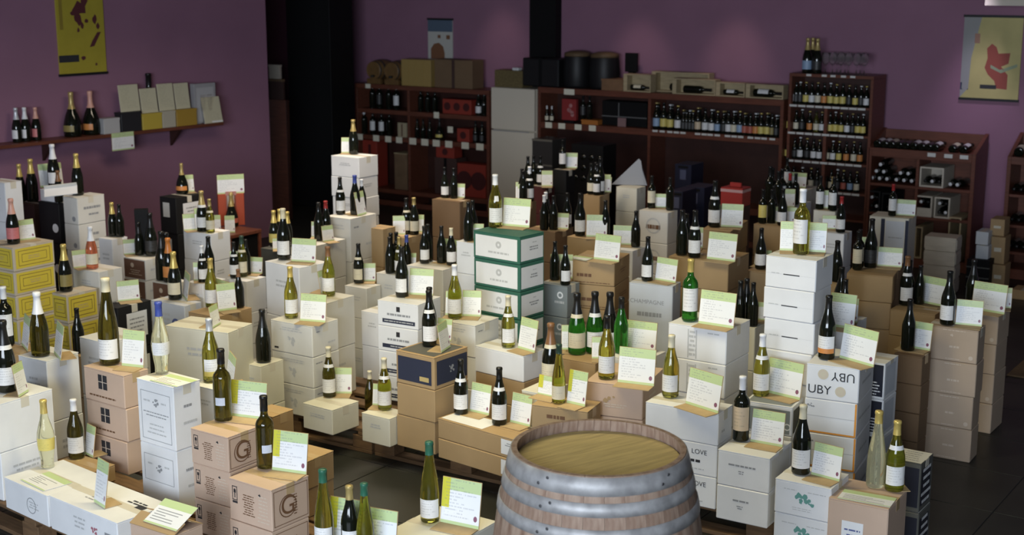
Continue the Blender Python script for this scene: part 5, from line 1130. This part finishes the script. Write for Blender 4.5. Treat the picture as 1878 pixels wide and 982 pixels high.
G3 = gift(261, 297, 208, 236, mat('yellow_gift_box', (.50, .38, .06), .5), 'yellow gift box under the second cream board')
G4 = gift(298, 322, 204, 233, mat('cream_gift_box', (.45, .42, .34), .5), 'cream gift box under the third cream board')
G5 = gift(324, 361, 202, 231, mat('ochre_gift_box', (.38, .24, .04), .5), 'ochre gift box under the fourth cream board')
for (u0, u1, vt, vb, G, lab, hh) in ((220, 256, 159, 206, G2, 'cream printed board standing on the black gift box', 0), (259, 289, 166, 209, G3, 'cream printed board standing on the yellow gift box', 0), (291, 320, 158, 205, G4, 'cream printed board standing on the cream gift box', 0), (322, 348, 158, 203, G5, 'cream printed board standing on the ochre gift box', 0)):
    o, w, h = slab('leaflet', u0, u1, vt, vb, -.16, CREAM, lab, 'leaflet', .12, SHZ + G[2] + .003, .006)
    link('stand', MB().box(-w/4, w/4, 0, .03, 0, .01).mesh('stand'), BOARD, o)
bk, w, h = slab('glass_gift_pack', 350, 389, 161, 231, -.10, mat('grey_pack', (.34, .34, .36), .35), 'grey gift pack holding two flutes on the wall shelf', 'gift pack', 0, None, .06)
for sx in (-.2, .12):
    fl2 = link('flute_glass', MB().lathe([(0, 0), (.022, 0), (.004, .01), (.004, .1), (.018, .14), (.021, .22), (.019, .27)], 12).mesh('flute_glass', smooth=True), GLS, bk, (w*sx, -.085, .004))
link('clear_window', MB().box(-w*.4, w*.4, -.0608, -.06, .02, h*.9).mesh('clear_window'), mat('pale_window', (.45, .45, .47), .2), bk)
o, w, h = slab('leaflet', 375, 408, 183, 229, -.215, CREAM, 'cream leaflet leaning at the right end of the wall shelf', 'leaflet', .2, None, .004); link('gloss_strip', MB().box(-w*.1, w*.5, -.0045, -.004, .005, .02).mesh('gloss_strip'), WPAPER, o)
x = xL(226, 260, -.225); cd = bpy.data.objects.new('price_card', None); COL.objects.link(cd); cd.location = LEFT.pt(x, -.2225, SHZ-.155); cd.rotation_euler = (0, 0, -LEFT.r)
link('sheet', MB().box(-.12, .12, -.001, 0, 0, .16).mesh('sheet'), MATS['card1'], cd); link('backing_board', MB().box(-.122, .122, .0003, .002, -.001, .161).mesh('backing_board'), BOARD, cd); tag(cd, 'green-headed price card hanging from the edge of the wall shelf', 'price card', 'price cards of the carton display')
# --- things on the red-topped cabinet
t = TOPS['T1']
def on_cab(u, v, dy=0): p = on_z(u, v, t['z']); return clamp_on(t, p, .03)
def cabbox(u0, u1, vt, vb, v, m, label, d=.08):
    p = on_cab((u0+u1)/2, v); dp = depth_of(p); w = (u1-u0)*dp/FPX; h = (vb-vt)*dp/FPX
    o = link('gift_box', MB().box(-w/2, w/2, 0, d, 0, h).mesh('gift_box', bevel=.003), m, None, (p.x, p.y, t['z']+.001), .3); tag(o, label, 'gift box', 'gift boxes on the cabinet'); return o, w, h
o, w, h = cabbox(383, 402, 337, 400, 398, mat('pink_gift_box', (.45, .22, .2), .5), 'tall pink gift box on the red-topped cabinet'); link('lid_edge', MB().box(-w/2-.001, w/2+.001, -.001, .081, h-.03, h+.001).mesh('lid_edge'), MATS['pink_gift_box'], o)
o, w, h = cabbox(415, 462, 344, 403, 400, mat('red_orange_gift_box', (.40, .07, .03), .5), 'wide red gift box behind the rosé-label bottle on the cabinet', .07); link('white_panel', MB().box(-w*.15, w*.12, -.001, 0, .02, h*.95).mesh('white_panel'), mat('pale_panel', (.5, .45, .4), .5), o)
cd = bpy.data.objects.new('price_card', None); COL.objects.link(cd); cd.location = o.location + Vector((0, .01, h + .001)); cd.rotation_euler = (0, 0, .35)
link('sheet', MB().box(-.11, .11, -.001, 0, 0, .16).mesh('sheet'), MATS['card2'], cd); link('backing_board', MB().box(-.112, .112, .0003, .002, -.001, .161).mesh('backing_board'), BOARD, cd); tag(cd, 'green-headed price card standing on the wide red gift box', 'price card', 'price cards of the carton display')
for (u, v, w, h) in ((375, 408, .06, .12), (395, 412, .09, .14), (422, 413, .08, .14)):
    p = on_cab(u, v + 14); cd = bpy.data.objects.new('price_card', None); COL.objects.link(cd); cd.location = (p.x, p.y, t['z']+.001); cd.rotation_euler = (0, 0, .2)
    link('sheet', MB().box(-w/2, w/2, -.001, 0, 0, h).mesh('sheet'), MATS['card0'], cd); link('backing_board', MB().box(-w/2, w/2, .0003, .002, 0, h).mesh('backing_board'), BOARD, cd); tag(cd, 'green-headed price card on the red-topped cabinet', 'price card', 'price cards of the carton display', key=u)
# --- tall black gift box on the brown-fronted stack
t7 = TOPS['L7']; p = clamp_on(t7, on_z(262, 466, t7['z']), .06); dp = depth_of(p)
o = link('gift_box', MB().box(-.048, .048, -.02, .05, 0, 82*dp/FPX).mesh('gift_box', bevel=.003), BLACKM, None, (p.x, p.y+.02, t7['z']+.005), .2); link('lid_edge', MB().box(-.049, .049, -.021, .051, 82*dp/FPX-.04, 82*dp/FPX+.001).mesh('lid_edge'), BLACKM, o); tag(o, 'tall black gift box behind the dark sparkling pair', 'gift box')
# tilted white tray on the flat white carton
t3 = TOPS['L3']; p = on_z(112, 356, t3['z'] + .03)
o = bpy.data.objects.new('display_tray', None); COL.objects.link(o); o.location = (p.x, p.y, t3['z']+.05); o.rotation_euler = (.55, -.08, .25)
link('tray_panel', MB().box(-.12, .12, -.05, .05, 0, .006).mesh('tray_panel'), MATS['carton_white'], o); link('tray_lip', MB().box(-.12, .12, .044, .05, .006, .03).mesh('tray_lip'), MATS['carton_greywhite'], o); tag(o, 'tilted white display tray leaning in front of the gold-foiled bottle', 'tray')
# --- opening left of the pillar: reddish panel with boxes on top
xp, _ = BACK.hit(513, 300, -1.3)
o = link('wooden_partition', MB().box(-.14, .14, -.02, .02, 0, zF(513, 183, -1.3)).mesh('wooden_partition', bevel=.003), WOODR, None, BACK.pt(xp, -1.3, 0), -BACK.r); link('edge_strip', MB().box(.14, .15, -.022, .022, 0, zF(513, 183, -1.3)).mesh('edge_strip'), WOODD, o); tag(o, 'narrow red-brown partition in the gap left of the black pillar', 'partition')
o = link('storage_box', MB().box(-.1, .1, -.018, .018, 0, .22).mesh('storage_box', bevel=.003), MATS['carton_darkbrown'], None, BACK.pt(xp, -1.3, zF(513, 183, -1.3)+.001), -BACK.r); link('lid', MB().box(-.102, .102, -.02, .02, .2, .225).mesh('lid'), MATS['carton_darkkraft'], o); tag(o, 'grey-brown box on top of the narrow partition', 'box')
o = link('storage_box', MB().box(-.1, .06, -.018, .018, 0, .15).mesh('storage_box', bevel=.003), PALE, None, BACK.pt(xp, -1.3, zF(513, 183, -1.3)+.228), -BACK.r); link('lid', MB().box(-.102, .062, -.02, .02, .13, .153).mesh('lid'), PALE, o); tag(o, 'pale box topmost above the narrow partition', 'box')
# --- crates, triangle and odd things before the back shelves
def crate_stack(u0, u1, vt, depth, n, h, m, label):
    for i in range(n):
        P = at(u1, vt, depth); rr = math.radians(30); w = abs(col_len(P, Vector((-math.cos(rr), math.sin(rr), 0)), u0)); a = Vector((-math.cos(rr), math.sin(rr), 0)); b = Vector((math.sin(rr), math.cos(rr), 0)); c = Vector((P.x, P.y, 0)) + a*w/2 + b*.1
        z = h*(n-1-i); o = link('wooden_crate', MB().box(-w/2, w/2, -.1, .1, 0, h-.003).mesh('wooden_crate', bevel=.003), m, None, (c.x, c.y, z+.001), -rr)
        link('lid_board', MB().box(-w/2-.002, w/2+.002, -.102, .102, h-.016, h-.002).mesh('lid_board'), m, o)
        for sx in (-1, 1): link('end_batten', MB().box(sx*(w/2+.001)-.006, sx*(w/2+.001)+.006, -.09, .09, .02, h-.02).mesh('end_batten'), m, o)
        tag(o, '%s wooden crate of %s' % (['top', 'second', 'third', 'bottom'][i] if n == 4 else ['top', 'second', 'third', 'fourth', 'fifth'][i], label), 'crate', 'pale crates before the low shelf')
Pz = at(1754, 438, 11.75).z
crate_stack(1697, 1754, 438, 11.75, 4, Pz/4, PALE, 'the pale crate stack before the low shelf')
# far right: black lattice crate with white cartons and tall kraft boxes
def floorbox(u0, u1, vt, vb, depth, m, name, label, cat, z0=0, d=.2):
    P = at(u1, vb, depth); rr = math.radians(32); w = abs(col_len(P, Vector((-math.cos(rr), math.sin(rr), 0)), u0)); h = (vb-vt)*depth/FPX; c = Vector((P.x, P.y, 0)) + Vector((-math.cos(rr), math.sin(rr), 0))*w/2 + Vector((math.sin(rr), math.cos(rr), 0))*d/2
    o = link(name, MB().box(-w/2, w/2, -d/2, d/2, 0, h).mesh(name, bevel=.003), m, None, (c.x, c.y, z0+.001), -rr); tag(o, label, cat); return o, w, h, c, rr
bz = 0
o, w, h, c, rr = floorbox(1772, 1814, 442, 500, 11.95, BLACKM, 'black_crate', 'black bottle crate standing on the floor below the white cartons', 'crate')
for i in range(3): link('crate_slat', MB().box(-w/2-.002, w/2+.002, -.104, -.1, h*(i+.2)/3, h*(i+.32)/3).mesh('crate_slat'), mat('dim_slat', (.10, .10, .09), .5), o)
o2, w2, h2, c2, _ = floorbox(1791, 1814, 417, 442, 11.95, MATS['carton_paleblue'], 'carton', 'lower small white carton on the black bottle crate', 'carton', h + .002); link('tape', MB().box(-.02, .02, -.101, .101, h2, h2+.001).mesh('tape'), CTAPE, o2)
o3, w3, h3, c3, _ = floorbox(1791, 1814, 393, 417, 11.95, MATS['carton_paleblue'], 'carton', 'upper small white carton on the black bottle crate', 'carton', h + h2 + .006); link('tape', MB().box(-.02, .02, -.101, .101, h3, h3+.001).mesh('tape'), CTAPE, o3)
zz = 0
for i, (vt, vb, lab) in enumerate(((455, 502, 'bottom kraft carton of the narrow column at the right shelf'), (405, 455, 'middle kraft carton of the narrow column at the right shelf'), (374, 405, 'top kraft carton of the narrow column at the right shelf'))):
    o, w, h, c, rr = floorbox(1817, 1843, vt, vb, 12.0, MATS['carton_kraft'], 'carton', lab, 'carton', zz); link('tape', MB().box(-.03, .03, -.1015, -.1, h*.45, h*.6).mesh('tape'), CTAPE, o); zz += h + .002
o, w, h, c, rr = floorbox(1858, 1900, 488, 506, 11.6, MATS['carton_kraft'], 'carton', 'low kraft carton on the floor at the right edge', 'carton'); link('tape', MB().box(-.02, .02, -.101, .101, h, h+.001).mesh('tape'), CTAPE, o)
# grey triangular board and cellophane
t6 = TOPS['N6']; zb = t6['z']
p = clamp_on(t6, on_z(1165, 338, zb), .02)
o = bpy.data.objects.new('folded_board', None); COL.objects.link(o); o.location = (p.x, p.y, zb+.002); o.rotation_euler = (-.1, 0, -.2)
link('board_panel', MB().prism([(-.16, 0), (.11, 0), (.075, .2), (.055, .215)], -.004, .004).mesh('board_panel'), mat('grey_board', (.27, .28, .31), .5), o); link('folded_edge', MB().prism([(.11, 0), (.13, 0), (.06, .214), (.055, .215)], .0, .06).mesh('folded_edge'), MATS['grey_board'], o); tag(o, 'grey-white triangular folded board standing on the beige stack', 'board')
# black wine rack, blue crates and red crate before the middle shelving
def loose(u0, u1, vt, depth, m, name, label, cat, h=None, d=.25, z0=0):
    P = at(u1, vt, depth); rr = math.radians(34); a = Vector((-math.cos(rr), math.sin(rr), 0)); b = Vector((math.sin(rr), math.cos(rr), 0)); w = col_len(P, a, u0); h = h or P.z - z0; c = Vector((P.x, P.y, 0)) + a*w/2 + b*d/2
    o = link(name, MB().box(-w/2, w/2, -d/2, d/2, 0, h).mesh(name, bevel=.003), m, None, (c.x, c.y, P.z-h), -rr); tag(o, label, cat); return o, w, h, d, P.z
o, w, h, d, zt = loose(1048, 1106, 268, 12.9, BLACKM, 'bottle_rack', 'dim black bottle rack before the middle shelving', 'rack')
for r in range(3):
    for i in range(4):
        k_ = link('bottle_end', MB().lathe([(0, .01), (.02, .008), (.03, 0)], 10).mesh('bottle_end', smooth=True), GL['d'], o, (-w/2 + w*(i+.5)/4, -d/2-.001, h-.12-r*.1)); k_.rotation_euler = (math.pi/2, 0, 0)
DB = mat('dark_blue_crate', (.012, .014, .035), .45)
for i, (u0, u1, vt, D) in enumerate(((1238, 1268, 303, 12.6), (1256, 1292, 345, 11.6), (1228, 1252, 352, 11.3))):
    o, w, h, d, zt = loose(u0, u1, vt, D, DB, 'beer_crate', ['upper dark blue beer crate under the beer shelf', 'dark blue beer crate right, before the shelving', 'dark blue beer crate left, behind the arched-print stack'][i], 'crate')
    link('crate_mark', MB().box(-.03, .03, -d/2-.001, -d/2, h-.14, h-.05).mesh('crate_mark'), mat('dim_blue_mark', (.08, .09, .16), .5), o); link('hand_hole', MB().box(-.05, .05, -d/2-.0012, -d/2, h-.035, h-.015).mesh('hand_hole'), BLACKM, o)
o, w, h, d, zt = loose(1322, 1362, 347, 11.2, mat('red_bottle_carrier', (.33, .03, .025), .45), 'bottle_carrier', 'red bottle carrier with pale top edge behind the kraft stacks', 'carrier', h=.15, d=.16)
link('white_edge', MB().box(-w/2-.001, w/2+.001, -d/2-.001, d/2+.001, h-.035, h-.012).mesh('white_edge'), mat('pinkish_edge', (.5, .3, .3), .5), o); link('carry_handle', MB().box(-.05, .05, -.012, .012, h, h+.035).mesh('carry_handle', bevel=.004), MATS['red_bottle_carrier'], o)
cz = o.location.z
c_ = link('carton', MB().box(-w/2, w/2, -d/2, d/2, 0, cz-.001).mesh('carton', bevel=.003), MATS['carton_darkbrown'], None, (o.location.x, o.location.y, 0), o.rotation_euler.z); tag(c_, 'dark carton column under the red bottle carrier', 'carton')
# dark framed cabinet beside the fridge
o, w, h, d, zt = loose(976, 1013, 257, 13.4, mat('dark_glass_case', (.03, .03, .028), .25), 'glass_case', 'dark framed glass case right of the fridge', 'case')
for q in ((-w/2, w/2, h-.02, h), (-w/2, w/2, h-.26, h-.245)): link('frame_bar', MB().box(q[0], q[1], -d/2-.006, -d/2, q[2], q[3]).mesh('frame_bar'), mat('dim_frame', (.12, .11, .09), .5), o)
# =====================================================================  labels: tell look-alikes apart by their order from left to right
from collections import defaultdict
groups = defaultdict(list)
for o, key in TAGGED: groups[o['label']].append((key, o))
ORDL = ['first', 'second', 'third', 'fourth', 'fifth', 'sixth', 'seventh', 'eighth', 'ninth', 'tenth', 'eleventh', 'twelfth', 'thirteenth', 'fourteenth', 'fifteenth', 'sixteenth']
for lab, L_ in groups.items():
    if len(L_) < 2: continue
    L_.sort(key=lambda t: t[0]); n = len(L_)
    for i, (k, o) in enumerate(L_):
        if n == 2: q = ['left', 'right'][i]
        elif n == 3: q = ['leftmost', 'middle', 'rightmost'][i]
        else: q = ORDL[min(i, 15)] + ' from left'
        o['label'] = lab + ', ' + q
